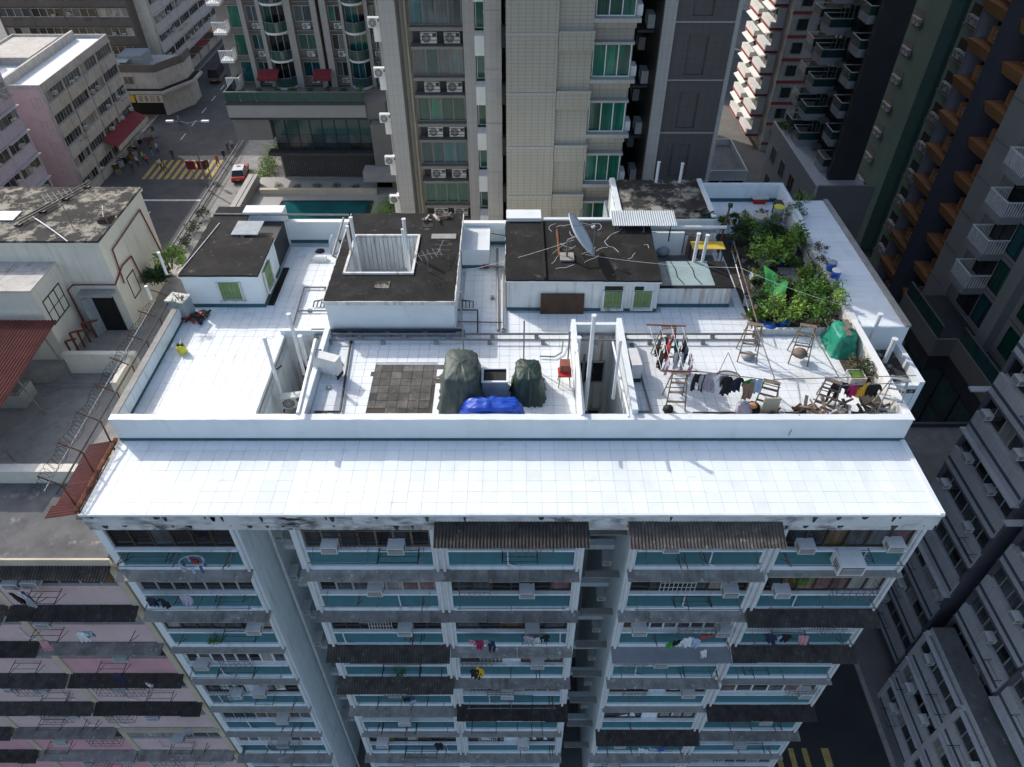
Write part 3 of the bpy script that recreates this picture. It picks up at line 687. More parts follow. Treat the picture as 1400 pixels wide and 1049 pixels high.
# its roof: low walls, stair house, shed roof
part('roof_strip', MB().box(.02, 14.9, .02, 3.4, -2.87, -2.82), 'roof_grey', PK)
lw = part('low_wall', MB().box(0, 14.9, 3.45, 3.75, -2.87, -2.15), 'cream_wall', PK); part('coping', MB().box(0, 14.9, 3.40, 3.8, -2.15, -2.10), 'cream_wall', lw)
part('roof_edge', MB().box(0, 15, -.06, .02, -3.2, -2.80), 'cream', PK)
part('low_wall', MB().box(9.2, 12.4, 9.9, 10.15, -2.87, -1.75), 'cream_wall', PK)
part('low_wall', MB().box(12.0, 12.25, 8.2, 9.9, -2.87, -1.9), 'cream_wall', PK)
part('low_wall', MB().box(14.4, 14.9, 6.6, 17.6, -2.87, -1.5), 'cream_wall', PK)
sh = part('stair_house', MB().box(2.0, 10.9, 13.1, 18.0, -2.87, 2.03), 'cream_wall', PK)
part('roof', MB().box(1.95, 10.98, 13.03, 18.05, 2.03, 2.12), 'lichenroof', sh)
part('roof_edge', MB().box(1.93, 11.0, 13.0, 18.07, 1.93, 2.027), 'cream_wall', sh)
sh2 = part('stair_house', MB().box(0, 8.6, 10.85, 13.09, -2.87, .95), 'cream_wall', PK)
for i in range(5):
    for j in range(3):
        part('roof_slab', MB().box(-.02 + i * 1.73, 1.69 + i * 1.73, 10.8 + j * .76, 11.54 + j * .76, .95, 1.0 + R.uniform(0, .02)), R.choice(['old_white', 'old_white', 'cream_wall', 'greyband']), sh2)
w_ = window(PK, 8.62, 11.9, -1.1, 1.5, 1.3, 3, 'frame_dark', ['glass_warm', 'glass_mid', 'glass_curtain'], rad(90), .5)
part('door', MB().box(9.5, 10.5, 13.04, 13.08, -2.86, -.75), 'black', PK)  # flat black sheet painted for the dark inside of the open doorway
dr = part('door_leaf', MB().box(0, .95, -.02, .02, 0, 2.05), 'tank_grey', PK); dr.location = Vector((9.45, 13.0, -2.86)) - POS[PK]; dr.rotation_euler = (0, 0, rad(-115))
part('door_canopy', MB().box(9.2, 10.8, 12.5, 13.02, -.55, -.45), 'concrete', PK)
window(PK, 10.92, 14.4, -1.7, .8, 1.2, 1, 'frame_dark', 'dark', rad(90))
part('fire_pipe', MB().path([(10.98, 13.6, -.5), (10.98, 13.8, 1.2), (10.98, 17.2, 1.35), (10.98, 17.9, -2.6)], .036, 6), 'pipe_red', PK)
part('fire_pipe', MB().path([(8.68, 12.9, -2.7), (8.68, 12.9, -.4), (9.0, 12.96, -.15), (10.95, 12.96, -.15), (10.98, 14.0, .2), (10.98, 15.0, .1), (10.98, 15.2, -1.8)], .036, 6), 'pipe_red', PK)
for i in range(5): part('standpipe', MB().path([(8.8 + i * .12, 11.0 + i * .35, -2.8), (8.8 + i * .12, 11.0 + i * .35, -1.9 + .2 * (i % 2)), (9.2 + i * .1, 11.2 + i * .35, -1.9 + .2 * (i % 2))], .05, 6), R.choice(['pipe_red', 'pipe_red', 'rust']), PK)
red_aw = link('awning', corr_mesh(9.6, 6.4, .5, .13, 'corrugated_red', .025, .12), PK, (4.7, 10.3, -.15))
for x, y in ((9.3, 4.6), (9.3, 7.2), (9.3, 9.7)): part('awning_post', MB().tube((x, y, -2.85), (x - .3, y, -.5), .035), 'metal_grey', PK)
part('roof_tank', MB().box(7.0, 8.3, 7.6, 8.6, -2.85, -2.1).box(7.08, 8.22, 7.68, 8.52, -2.1, -2.05), 'concrete', PK)
part('roof_pipe', MB().path([(6.5, 9.0, -2.7), (14.2, 9.0, -2.7)], .05), 'metal_grey', PK)
part('lean_to', MB().box(14.62, 15.05, .1, 3.2, -1.0, -.7), 'cream', PK)
link('lean_to_roof', corr_mesh(3.3, 1.15, .25, .10, 'corrugated_red', .02, .2), PK, (14.98, 1.55, -.12), rad(-90))
for j in range(13): part('ridge_tile', MB().tube((14.99, -.05 + j * .25, -.06), (14.99, .17 + j * .25, -.02), .085, 6), 'pot_clay' if j % 3 else 'rust', PK)

# old buildings along the left street
LV = tenement('tenement_building', 'lavender tenement with stepped window bays standing on the left of the street', (-55.2, 62.5, GZ), rad(90), 17.5, 14, -9.2, 6, 'lavender_wall', 'lavender_wall', nb=4, canopy='lw', npan=4, acp=.9, rackp=.4)
WC = tenement('corner_building', 'weathered white corner tenement with grey window strips and red shop awning', (-55.6, 86.2, GZ), rad(90), 19.0, 13, -13.0, 5, 'old_white', 'old_white', nb=4, canopy='l', npan=6, acp=.5, roofm='roof_white', par=.5, projecting=.25)
part('roof_block', MB().box(8, 16, 5, 11, -12.97, -12.0), 'old_white', WC); part('roof_wall', MB().box(.3, 18.5, 4.2, 4.5, -12.97, -11.9), 'old_white', WC)
aw = MB()
for j in range(7):
    y0 = 8.0 + j * 1.5
    aw.add([(y0, 0, GZ + 4.2), (y0 + 1.49, 0, GZ + 4.2), (y0 + 1.49, -1.9, GZ + 3.3), (y0, -1.9, GZ + 3.3), (y0, -1.9, GZ + 2.9), (y0 + 1.49, -1.9, GZ + 2.9)], [(0, 3, 2, 1), (3, 4, 5, 2)])
part('shop_awning', aw, 'canvas_red', WC); part('awning_valance', MB().box(8, 18.5, -1.95, -1.91, GZ + 2.7, GZ + 3.3), 'old_white', WC)
# pinkish gable towards the camera
part('gable', MB().box(-.03, -.005, .3, 12.9, GZ, -13.0), 'palepink_wall', WC)
for k in range(5): window(WC, -.06, 1.2, -15.2 - k * 2.8, 1.2, 1.2, 2, 'alu', 'dark', rad(-90))
tenement('tenement_building', 'cream yellow walk-up block rising behind the lavender tenement', (-71, 72, GZ), rad(90), 28, 14, -5.5, 8, 'cream', 'cream', nb=6, canopy='lc', npan=4, panes=False, acp=.5)
BR = tenement('tenement_building', 'dark brown block with white window frames at the street corner', (-80, 121.5, GZ), 0, 20.5, 16, -2.0, 8, 'brown_wall', 'brown_wall', nb=4, fm='frame_white', canopy='l', npan=4, acp=.6, par=.6)
# shop house at its foot with yellow signs
SHP = root('shop_house', 'low white shop house with rounded ledge and yellow sign at the bend', 'building', (-63, 113.2, GZ), 0, off=(0, 0, GZ))
part('wall', MB().prism([(0, 0), (8.5, 0), (11.2, 4.5), (11.2, 8), (0, 8)], GZ, -20.4), 'old_white', SHP)
part('ledge', MB().prism([(-.3, -1.2), (9.3, -1.2), (12.4, 4.2), (12.4, 8), (-.3, 8)], -23.3, -22.9), 'old_white', SHP)
part('ledge_top', MB().prism([(-.1, -.9), (9.1, -.9), (12.1, 4.2), (12.1, 7.9), (-.1, 7.9)], -22.9, -22.87), 'blackroof', SHP)
part('parapet', MB().prism([(0, -.05), (8.5, -.05), (11.25, 4.5), (11.25, 8), (10.95, 8), (10.95, 4.6), (8.4, .2), (0, .2)], -20.4, -19.3), 'brown_wall', SHP)
part('roof_shed', MB().box(2.5, 6.2, 2, 5.5, -20.4, -18.6), 'tank_grey', SHP); part('tent', MB().box(1.2, 4.2, .6, 2.4, -19.2, -19.1), 'corrugated_blue', SHP)
part('shopfront', MB().box(.2, 8.2, -.06, -.01, GZ + .1, -24.6), 'black', SHP)
for x0, x1, m in ((2.2, 4.6, 'sign_yellow'), (4.9, 9.0, 'sign_cream')):
    sg = part('shop_sign', MB().box(x0, x1, -1.32, -1.22, -24.5, -23.4), m, SHP)
    for q in range(4 if m == 'sign_cream' else 0):      # four painted characters
        g = MB(); cx = x0 + .65 + q * .92; rr = random.Random(q)
        for hz in (.22, .5, .8): g.box(cx - .3, cx + .3, -1.335, -1.325, -24.42 + hz, -24.35 + hz)
        for vx in rr.sample([-.25, -.1, .05, .22], 2): g.box(cx + vx, cx + vx + .07, -1.336, -1.326, -24.35, -23.5)
        part('sign_character', g, 'sign_text', sg)
window(SHP, 4, -.08, -22.2, 1.6, 1.2, 2, 'alu', 'dark'); window(SHP, 1.4, -.08, -22.2, 1.6, 1.2, 2, 'alu', 'dark')
CR = tenement('tenement_building', 'cream walk-up block with metal roof sheds where the street narrows', (-57.2, 124, GZ), rad(90), 34, 14, -9.5, 5, 'old_white', 'greyband', nb=7, canopy='lw', npan=4, acp=.5, roofm='concrete', par=.6)
part('gable', MB().box(-.03, -.005, .3, 13.9, GZ, -9.5), 'cream_wall', CR)
for k in range(4):
    window(CR, -.06, 2.5, -12.0 - k * 2.8, 1.8, 1.3, 2, 'alu', 'dark', rad(-90)); window(CR, -.06, 7.5, -12.0 - k * 2.8, 1.4, 1.3, 2, 'alu', 'dark', rad(-90))
for i in range(4): part('roof_shed', MB().box(2 + i * 7, 7 + i * 7, 2 + i % 2 * 3, 6.5 + i % 2 * 3, -9.5, -7.4), R.choice(['corrugated_blue', 'tank_grey', 'old_white']), CR)
for i in range(8): part('shop_awning', MB().box(1 + i * 4, 4.2 + i * 4, -1.8, 0, GZ + 3, GZ + 3.15), R.choice(['canvas_red', 'sign_yellow', 'board_brown', 'orange', 'teal']), CR)
tenement('tenement_building', 'tall grey block closing the far end of the left street', (-95, 205, GZ), 0, 60, 20, 20, 16, 'greyband', 'old_white', nb=8, canopy='l', npan=3, panes=False, acp=.3, rackp=0)

# old grey blocks on the right street
for nm, lb, yfar, wd, nb, xf, zt in (
        ('tenement_building', 'grey tenement with blue-striped white bands and a glazed green corner balcony', 27.6, 5.6, 1, 25.0, -1.0),
        ('tenement_building', 'grey tenement with blue-striped bands beside the dark gap near the yellow crossing', 21.2, 14.0, 3, 25.0, -4.0)):
    T = tenement(nm, lb, (xf, yfar, GZ), rad(-90), wd, 12, zt, 9, 'bluegrey', 'greyband', nb=nb, canopy='wll', npan=6, acp=1., par=.5, stripe='bluestripe', projecting=.18, rackp=.7, fh=2.75)
    blk('gable_ledge', 'greyband', T, -.35, .0, -.9, .3, zt - 6, zt - 5.9)
T = tenement('shop_house', 'low grey arcade block with pipes and ledges along the right kerb', (23.4, 20.6, GZ), rad(-90), 13, 1.5, -18.6, 3, 'greyband', 'greyband', nb=3, canopy='l', npan=5, acp=.9, par=0, stripe='bluestripe', roofm='roof_grey')
T = tenement('tenement_building', 'narrow grey block wedged deep behind the gap on the right street', (25.6, 36, GZ), rad(-90), 8.2, 12, -18.2, 3, 'bluegrey', 'greyband', nb=2, canopy='w', npan=5, par=.4, stripe='bluestripe', projecting=.3)
# background fill behind the right-hand towers
tenement('tenement_building', 'pale tenement seen through the gap beside the dark panelled tower', (27, 150, GZ), rad(-90), 26, 9, 6, 11, 'old_white', 'old_white', nb=5, canopy='wl', npan=3, panes=False, acp=1., rackp=.8)
tenement('roof_house', 'low white house standing beyond the rear roof terrace', (19, 80, GZ), 0, 9, 9, -21, 2, 'bright_white', 'bright_white', nb=3, canopy='l', npan=2, panes=False, acp=.3)
tenement('apartment_tower', 'pale grey slab block far behind the red-striped building', (15, 170, GZ), 0, 60, 20, 30, 20, 'greyband', 'old_white', nb=9, canopy='l', npan=2, panes=False, acp=.2, rackp=0)

# ================================================================== towers
# ---- beige tower
BT = root('apartment_tower', 'beige tiled apartment tower with green glass bays and blank stepped walls', 'building', (0, 46, GZ), 0, off=(0, 0, GZ)); POS[BT] = Vector((0, 46, GZ)); TOPZ = 62
part('core', MB().box(-8.3, 7.6, 48, 88, GZ, TOPZ), 'grey_tile', BT)  # depth beyond view is stretched back to shade the orange tower
part('pier', MB().box(-7.75, -6.75, 45.2, 48, GZ, TOPZ), 'grey_tile', BT)
part('pier', MB().box(-6.72, -6.15, 46.5, 48, GZ, TOPZ), 'beige_tile', BT); part('downpipe', MB().tube((-6.35, 46.3, GZ), (-6.35, 46.3, 30), .07), 'cream', BT)
part('bay_wall', MB().box(-6.12, -2.9, 46.35, 48, GZ, TOPZ), 'stone_grey', BT)
part('pier', MB().box(-2.9, -2.2, 45.4, 48, GZ, TOPZ), 'grey_tile', BT)
part('pier', MB().box(-1.45, -.55, 39.5, 48, GZ, TOPZ), 'grey_tile', BT)
part('wall', MB().box(-.3, 2.27, 37.5, 48, GZ, TOPZ), 'beige_tile', BT)
part('wall', MB().box(2.29, 4.0, 37.75, 48, GZ, TOPZ), 'beige_tile', BT)
part('bay_wall', MB().box(4.02, 6.1, 38.25, 48, GZ, TOPZ), 'beige_tile', BT)
for k in range(8):
    z = 11.5 - k * 2.9                              # window bottoms of the left bay
    window(BT, -4.5, 45.85, z, 3.1, 1.62, 4, 'stone_grey', R.choice(['green', 'green', 'teal', 'bluegrey']), t=.09)
    blk('ledge', 'stone_grey', BT, -6.1, -2.92, 45.5, 46.34, z - .22, z - .02)
    blk('ledge', 'stone_grey', BT, -6.1, -2.92, 45.5, 46.34, z - 1.26, z - 1.1)
    blk('recess_plate', 'ac_dark', BT, -6.0, -3.0, 46.30, 46.345, z - 1.09, z - .23)
    for x in (-5.0, -3.6): ac(BT, x, 46.2, z - 1.09, 's', 0, 1.15)
    rl = MB()
    for q in (-.95, -.75, -.55, -.35): rl.tube((-5.5, 45.56, z + q), (-2.95, 45.56, z + q), .018, 4)
    for x in (-5.5, -4.3, -2.96): rl.tube((x, 45.56, z - 1.1), (x, 45.56, z - .3), .018, 4)
    part('railing', rl, 'metal_dark', BT)
    blk('balcony', 'bright_white', BT, -2.18, -1.5, 44.2, 45.2, z - 1.2, z - .1); window(BT, -1.83, 45.3, z, .62, 1.7, 1, 'alu', 'green')
    blk('balcony', 'bright_white', BT, -8.35, -7.8, 46.4, 47.9, z - 1.1, z - .3); window(BT, -8.05, 47.9, z - .2, .5, 1.9, 1, 'alu', 'green'); ac(BT, -8.2, 46.5, z - .3, 's')
    z2 = 10.6 - k * 2.9                             # joint lines of the blank walls
    blk('joint_band', 'grey_tile', BT, -.31, 2.28, 37.47, 37.5, z2 - .06, z2 + .06)
    blk('joint_band', 'grey_tile', BT, -1.46, -.56, 39.46, 39.5, z2 + .4, z2 + .52)
    blk('cornice', 'beige_tile', BT, 2.30, 4.06, 37.52, 37.75, z2 - .78, z2 + .05)
    blk('cornice', 'grey_tile', BT, 2.30, 4.08, 37.47, 37.75, z2 + .052, z2 + .14)
    blk('slot_window', 'black', BT, -.55, -.31, 38.9, 39.45, z2 - 1.1, z2 - .1)
    z3 = 11.25 - k * 2.9                            # right bay windows
    window(BT, 5.06, 38.1, z3, 1.95, 1.62, 3, 'frame_white', 'green', t=.05)
    blk('sill', 'grey_tile', BT, 4.0, 6.3, 37.72, 38.24, z3 - .2, z3 - .01); blk('cornice', 'beige_tile', BT, 4.02, 6.12, 37.95, 38.24, z3 - .5, z3 - .22)
    blk('sill', 'grey_tile', BT, 4.0, 6.12, 37.85, 38.24, z3 - 1.25, z3 - 1.13)
    ac(BT, 6.12, 38.7, z3 - .1, 's', rad(90), .9)
    ac(BT, 7.58, 43.8, z3 - .4, 's', rad(-90), 1.2); ac(BT, 7.58, 41.6, z3 - 1.5, 's', rad(-90), 1.2)
    blk('ledge', 'dark_tile', BT, 6.7, 7.6, 41.0, 44.5, z3 - 1.62, z3 - 1.5)
# ---- dark panelled tower
DT = root('apartment_tower', 'dark grey panelled tower wall with recessed blind panels and pale corner strip', 'building', (9.5, 39.3, GZ), 0, off=(9.5, 39.3, GZ))
part('wall', MB().box(7.62, 11.35, 39.5, 88, GZ, TOPZ), 'dark_tile', DT)  # run back out of sight so it blocks sun from the orange facade
part('corner_strip', MB().box(7.66, 8.3, 39.3, 39.5, GZ, TOPZ), 'grey_tile', DT)
part('corner_strip', MB().box(11.36, 11.6, 39.45, 41, GZ, TOPZ), 'grey_tile', DT)
for k in range(9):
    z = 10.6 - k * 2.9
    blk('joint_band', 'grey_tile', DT, 8.31, 11.34, 39.44, 39.5, z - .04, z + .04)
    for a, b, c, d in ((8.31, 9.1, z - 2.84, z - .05), (10.15, 11.34, z - 2.84, z - .05), (9.1, 10.15, z - .65, z - .05), (9.1, 10.15, z - 2.84, z - 2.6)):
        blk('panel', 'dark_tile', DT, a, b, 39.40, 39.5, c, d)
tenement('apartment_tower', 'unseen grey tiled tower added behind the beige tower to shade the right-hand row', (-2, 92, GZ), 0, 15, 30, 62, 1, 'grey_tile', 'grey_tile', nb=3, npan=2, panes=False, acp=0, rackp=0)  # unseen tower, added so its shadow covers the right-hand facades

# ---- green-glass tower on its podium
GT = root('apartment_tower', 'grey tower with green glass, balconies and a planted podium terrace', 'building', (-23, 85.6, GZ), 0, off=(-23, 85.6, GZ))
part('wall', MB().box(-32.6, -14.5, 85.9, 112, GZ + 9, 40), 'stone_grey', GT)
for a, b in ((-29.7, -29.2), (-27.8, -27.35), (-24.8, -24.05), (-21.9, -21.3), (-20.9, -20.2), (-18.75, -18.45), (-16.1, -15.7), (-14.9, -14.4)):
    part('pier', MB().box(a, b, 85.0, 85.9, -12.3, 40), 'grey_tile', GT)
part('void', MB().box(-21.3, -20.9, 85.6, 85.9, -12.3, 30), 'black', GT)
for k in range(6):
    z = -12.05 + k * 2.95
    for a, b in ((-29.2, -27.8), (-24.0, -21.95), (-20.2, -18.75), (-15.7, -14.9)):
        window(GT, (a + b) / 2, 85.7, z + .75, b - a - .05, 1.65, 2, 'alu', ['glass_green', 'glass_green', 'glass_dark', 'glass_teal', 'glass_bluegrey'], t=.07); ac(GT, (a + b) / 2 + .2, 85.85, z, 's', 0, 1.0)
        blk('ledge', 'stone_grey', GT, a, b, 85.3, 85.9, z - .1, z)
    for a, b in ((-27.3, -24.85), (-18.4, -16.15)):
        cx = (a + b) / 2
        window(GT, cx, 85.72, z + .05, b - a - .05, 2.4, 3, 'alu', ['glass_green', 'glass_dark', 'glass_dark', 'glass_teal'], t=.07)
        n = 7; pts = [(a + (b - a) * i / n, 85.0 - .9 * math.sin(math.pi * i / n) ** .6) for i in range(n + 1)]
        bal = part('balcony', MB().prism([(b, 85.7), (a, 85.7)] + pts, z - .22, z), 'bright_white', GT)
        gl = MB()
        for p, q in zip(pts, pts[1:]): gl.bar((p[0], p[1] + .06, z + .5), (q[0], q[1] + .06, z + .5), .03, .95)
        part('glass_panel', gl, 'glass_rail', bal)
        hr = MB().path([(p[0], p[1] + .06, z + 1.02) for p in pts], .04); part('handrail', hr, 'metal_grey', bal)
    # white railed corner balcony
    bal = part('balcony', MB().box(-32.8, -31.3, 84.3, 85.9, z - .25, z), 'bright_white', GT)
    rl = MB()
    for i in range(9): rl.box(-32.78 + i * .175, -32.70 + i * .175, 84.32, 84.36, z, z + 1)
    for i in range(8): rl.box(-31.36, -31.32, 84.4 + i * .19, 84.48 + i * .19, z, z + 1)
    rl.box(-32.8, -31.3, 84.3, 84.38, z + 1, z + 1.08); rl.box(-31.38, -31.3, 84.38, 85.9, z + 1, z + 1.08)
    part('railing', rl, 'bright_white', bal)
    window(GT, -30.5, 85.75, z + .1, 1.4, 2.3, 1, 'alu', 'green')
for a, b in ((-28.9, -26.6), (-22.6, -20.6)): part('awning', MB().add([(a, 84.9, -10.2), (b, 84.9, -10.2), (b, 83.4, -10.8), (a, 83.4, -10.8), (a, 83.4, -11.0), (b, 83.4, -11.0)], [(0, 3, 2, 1), (3, 4, 5, 2)]), 'canvas_red', GT)
pod = part('podium', MB().box(-31.8, -14.2, 80.4, 110, -14.2, -12.3).box(-31.8, -27.62, 80.6, 110, -16.7, -14.2), 'stone_grey', GT)
part('fascia', MB().box(-31.9, -16.4, 80.2, 80.4, -13.9, -12.5), 'tower_grey', pod); part('fascia', MB().box(-31.95, -16.4, 80.15, 80.42, -12.5, -12.2), 'slate', pod)
part('fascia', MB().box(-31.85, -16.4, 80.3, 80.39, -14.2, -13.9), 'slate', pod)
for i in range(9):
    blk('glass_panel', 'glass_rail', GT, -31.85 + i * 1.72, -30.17 + i * 1.72, 80.25, 80.29, -12.2, -11.1)
for i in range(4): blk('glass_panel', 'glass_rail', GT, -31.84, -31.8, 80.4 + i * 1.5, 81.85 + i * 1.5, -12.2, -11.1)
part('handrail', MB().box(-31.9, -16.3, 80.22, 80.32, -11.1, -11.04), 'metal_grey', GT)
hall = part('hall', MB().box(-27.6, -15.0, 81.6, 100, -21.8, -14.21), 'stone_grey', GT)
for i in range(8):
    x = -27.5 + i * 1.42
    blk('pane', 'glass_rail', hall, x, x + 1.34, 81.2, 81.3, -16.3, -14.3); blk('pane', 'glass_mid', hall, x, x + 1.34, 81.2, 81.3, -17.3, -16.33); blk('pane', 'glass_dark', hall, x, x + 1.34, 81.2, 81.3, -18.1, -17.33)
    blk('mullion', 'frame_dark', hall, x + 1.34, x + 1.42, 81.1, 81.35, -18.1, -14.3)
part('canopy', MB().box(-28.5, -15.6, 80.3, 81.6, -18.5, -18.15), 'slate', hall)
for i in range(46): blk('louvre', 'slate', hall, -27.4 + i * .25, -27.25 + i * .25, 81.5, 81.6, -21.7, -18.6)
part('wing_wall', MB().box(-15.9, -13.2, 79, 81.8, -21.8, -14.3), 'stone_grey', hall)
part('planter', MB().box(-17.2, -13.2, 77.5, 79.4, -20.4, -19.2), 'tower_grey', hall)
part('door', MB().box(-16.0, -14.2, 79.0, 79.05, -21.8, -20.4), 'black', hall)
base = part('podium_deck', MB().box(-30.5, -8.5, 60, 81.6, GZ, -21.82), 'grey_tile', GT)
part('pool_rim', MB().box(-26.6, -16.0, 66.6, 75.6, -21.82, -21.70), 'pool_tile', base)
part('pool', MB().box(-26.1, -16.5, 67.0, 75.2, -21.70, -21.64), 'pool_water', base)
part('planter_wall', MB().box(-29.5, -15.8, 77.2, 77.7, -21.82, -21.2), 'cream', base)
part('side_wall', MB().box(-30.6, -30.2, 60, 80, -21.82, -20.6), 'tower_grey', base)

# ---- red and white block
RW = root('apartment_block', 'white block with red stripes and sunlit stacked balconies', 'building', (36, 100, GZ), 0, off=(36, 100, GZ))
part('wall', MB().box(36, 54, 100.1, 116, GZ, 30), 'old_white', RW)
for k in range(15):
    z = -26 + k * 2.9
    blk('stripe', 'red_stripe', RW, 35.97, 54, 100.0, 100.1, z, z + .38)
    for x in (37.6, 40.3, 43.5): window(RW, x, 100.0, z + 1.0, 1.3, 1.35, 2, 'frame_dark', 'dark')
    for y in (102.5, 108.8):
        bal = part('balcony', MB().box(34.3, 36, y, y + 4.6, z + .2, z + 1.25), 'bright_white', RW)
        part('stripe', MB().box(34.27, 34.299, y, y + 4.6, z + .25, z + .55).box(34.27, 36, y - .03, y - .001, z + .25, z + .55), 'red_stripe', bal)
        part('awning', MB().add([(34.9, y, z + 3.0), (34.9, y + 4.6, z + 3.0), (33.9, y + 4.6, z + 2.55), (33.9, y, z + 2.55)], [(0, 1, 2, 3)]), 'bright_white', bal)
        window(RW, 35.0, y + 2.3, z + 1.26, 4.4, 1.5, 3, 'frame_white', 'dark', rad(-90)); part('balcony_side', MB().box(34.9, 36, y + .02, y + .1, z + 1.25, z + 2.95), 'bright_white', bal)

# ---- dark balcony tower
DB = root('apartment_tower', 'dark tower with glass-fronted balconies over a white podium', 'building', (31.5, 81, GZ), rad(-90), off=(0, 0, GZ))
part('wall', MB().box(-1, 8.0, 1.2, 2.6, -14.6, 34), 'dark_wall', DB); part('wall', MB().box(8.0, 13.9, 1.8, 2.6, -14.6, 34), 'dark_wall', DB)
part('end_wall', MB().box(13.9, 14.5, -.1, 2.6, -14.6, 34), 'dark_wall', DB)
pd = part('podium', MB().box(2.5, 17.6, -2.5, 3.2, GZ, -14.6), 'bright_white', DB); part('parapet', MB().box(2.5, 17.7, -2.52, -2.3, -14.6, -13.6), 'bright_white', pd); part('parapet', MB().box(17.5, 17.7, -2.3, 3.2, -14.6, -13.6), 'tower_grey', pd)
part('podium_front', MB().box(17.61, 17.63, -2.5, 3.2, GZ, -14.61), 'tower_grey', pd)
for i in range(4):
    for k in range(3): window(DB, 5 + i * 3.3, -2.56, -17.3 - k * 3.2, 1.5, 1.7, 2, 'alu', ['glass_warm', 'glass_dark'])
for k in range(14):
    z = -14.3 + k * 2.8
    for a, d in ((1.2, -.3), (4.6, -.5), (10.9, .1)):
        bal = part('balcony', MB().box(a, a + 2.1, d - .5, d + 1.7, z - .3, z + .4), 'greyband', DB)
        part('glass_panel', MB().box(a + .02, a + 2.08, d - .48, d - .44, z + .4, z + 1.15), 'glass_rail', bal); part('glass_panel', MB().box(a + 2.04, a + 2.08, d - .44, d + 1.6, z + .4, z + 1.15), 'glass_rail', bal)
        part('handrail', MB().box(a, a + 2.1, d - .5, d - .43, z + 1.15, z + 1.22), 'bright_white', bal); part('handrail', MB().box(a + 2.03, a + 2.1, d - .43, d + 1.7, z + 1.15, z + 1.22), 'bright_white', bal); part('handrail', MB().box(a, a + .07, d - .43, d + 1.7, z + 1.15, z + 1.22), 'bright_white', bal)
        window(DB, a + 1.05, d + 1.5, z + .42, 1.9, 1.9, 2, 'alu', ['glass_teal', 'glass_green', 'glass_dark'])
    window(DB, 3.9, 1.1, z + .5, .9, 1.5, 1, 'alu', 'dark'); blk('ledge', 'tower_grey', DB, 7.3, 8.0, .4, 1.19, z - .1, z + .3); blk('ledge', 'tower_grey', DB, 13.2, 13.88, .6, 1.79, z - .1, z + .2)

# ---- green tower
GN = root('apartment_tower', 'green painted tower with columns of paired air conditioners', 'building', (41, 80, GZ), rad(-90), off=(0, 0, GZ))
part('wall', MB().box(0, 6.4, 0, 18, GZ, 45), 'green_wall', GN); part('wall', MB().box(6.4, 10.2, 1.3, 18, GZ, 45), 'green_wall', GN); part('wall', MB().box(10.2, 19, -.35, 18, GZ, 45), 'green_wall', GN)
for k in range(18):
    z = -24 + k * 2.9
    blk('recess_plate', 'stone_grey', GN, .5, 2.6, -.03, .0, z - .2, z + 1.5)
    for a in (1.1, 2.0): ac(GN, a, .0, z + .1, 's', 0, 1.1)
    blk('recess_plate', 'black', GN, 10.8, 13.4, -.38, -.35, z - .3, z + 1.7)  # flat black plate on the wall, painted for the shade inside a cutout
    for a in (11.6, 12.7): ac(GN, a, -.35, z + .1, 's', 0, 1.2)
    blk('ledge', 'stone_grey', GN, 10.9, 13.4, -.9, -.38, z - .1, z + .05)

# ---- orange tower
OR_ = root('apartment_tower', 'lilac grey tower with rows of orange balcony boxes', 'building', (37.5, 61.6, GZ), rad(-90), off=(0, 0, GZ))
part('wall', MB().box(0, 13, .9, 16, GZ, 45), 'lilac_grey', OR_)
part('pier', MB().box(0, .5, -.5, .9, GZ, 45), 'lilac_grey', OR_); part('pier', MB().box(4.2, 5.9, -1.2, .9, GZ, 45), 'bluegrey', OR_); part('pier', MB().box(9.6, 10.2, -.4, .9, GZ, 45), 'lilac_grey', OR_)
for k in range(18):
    z = -26.5 + k * 2.9
    for a, w_ in ((.55, 3.6), (6.0, 3.4)):
        window(OR_, a + w_ / 2, .82, z + .9, w_, 1.8, 3, 'frame_dark', 'dark')
        lb = part('planter_box', MB().add([(a + .2, -.9, z), (a + w_ - .1, -.9, z), (a + w_ - .1, .2, z), (a + .2, .2, z), (a + .05, -1.15, z + .85), (a + w_, -1.15, z + .85), (a + w_, .2, z + .85), (a + .05, .2, z + .85)],
                                            [(0, 3, 2, 1), (4, 5, 6, 7), (0, 1, 5, 4), (1, 2, 6, 5), (2, 3, 7, 6), (3, 0, 4, 7)]), 'orange', OR_)
        blk('slab', 'lilac_grey', OR_, a, a + w_, -.5, .8, z - .25, z - .05)
        bx = part('equipment_box', MB().box(a + w_ - 1.5, a + w_ - 1.4, -.8, .5, z + 1.25, z + 2.3).box(a + w_ - .1, a + w_, -.8, .5, z + 1.25, z + 2.3).box(a + w_ - 1.4, a + w_ - .1, -.8, .5, z + 1.25, z + 1.33), 'orange', OR_)
        ac(OR_, a + w_ - .75, -.2, z + 1.34, 's', 0, 1.1)

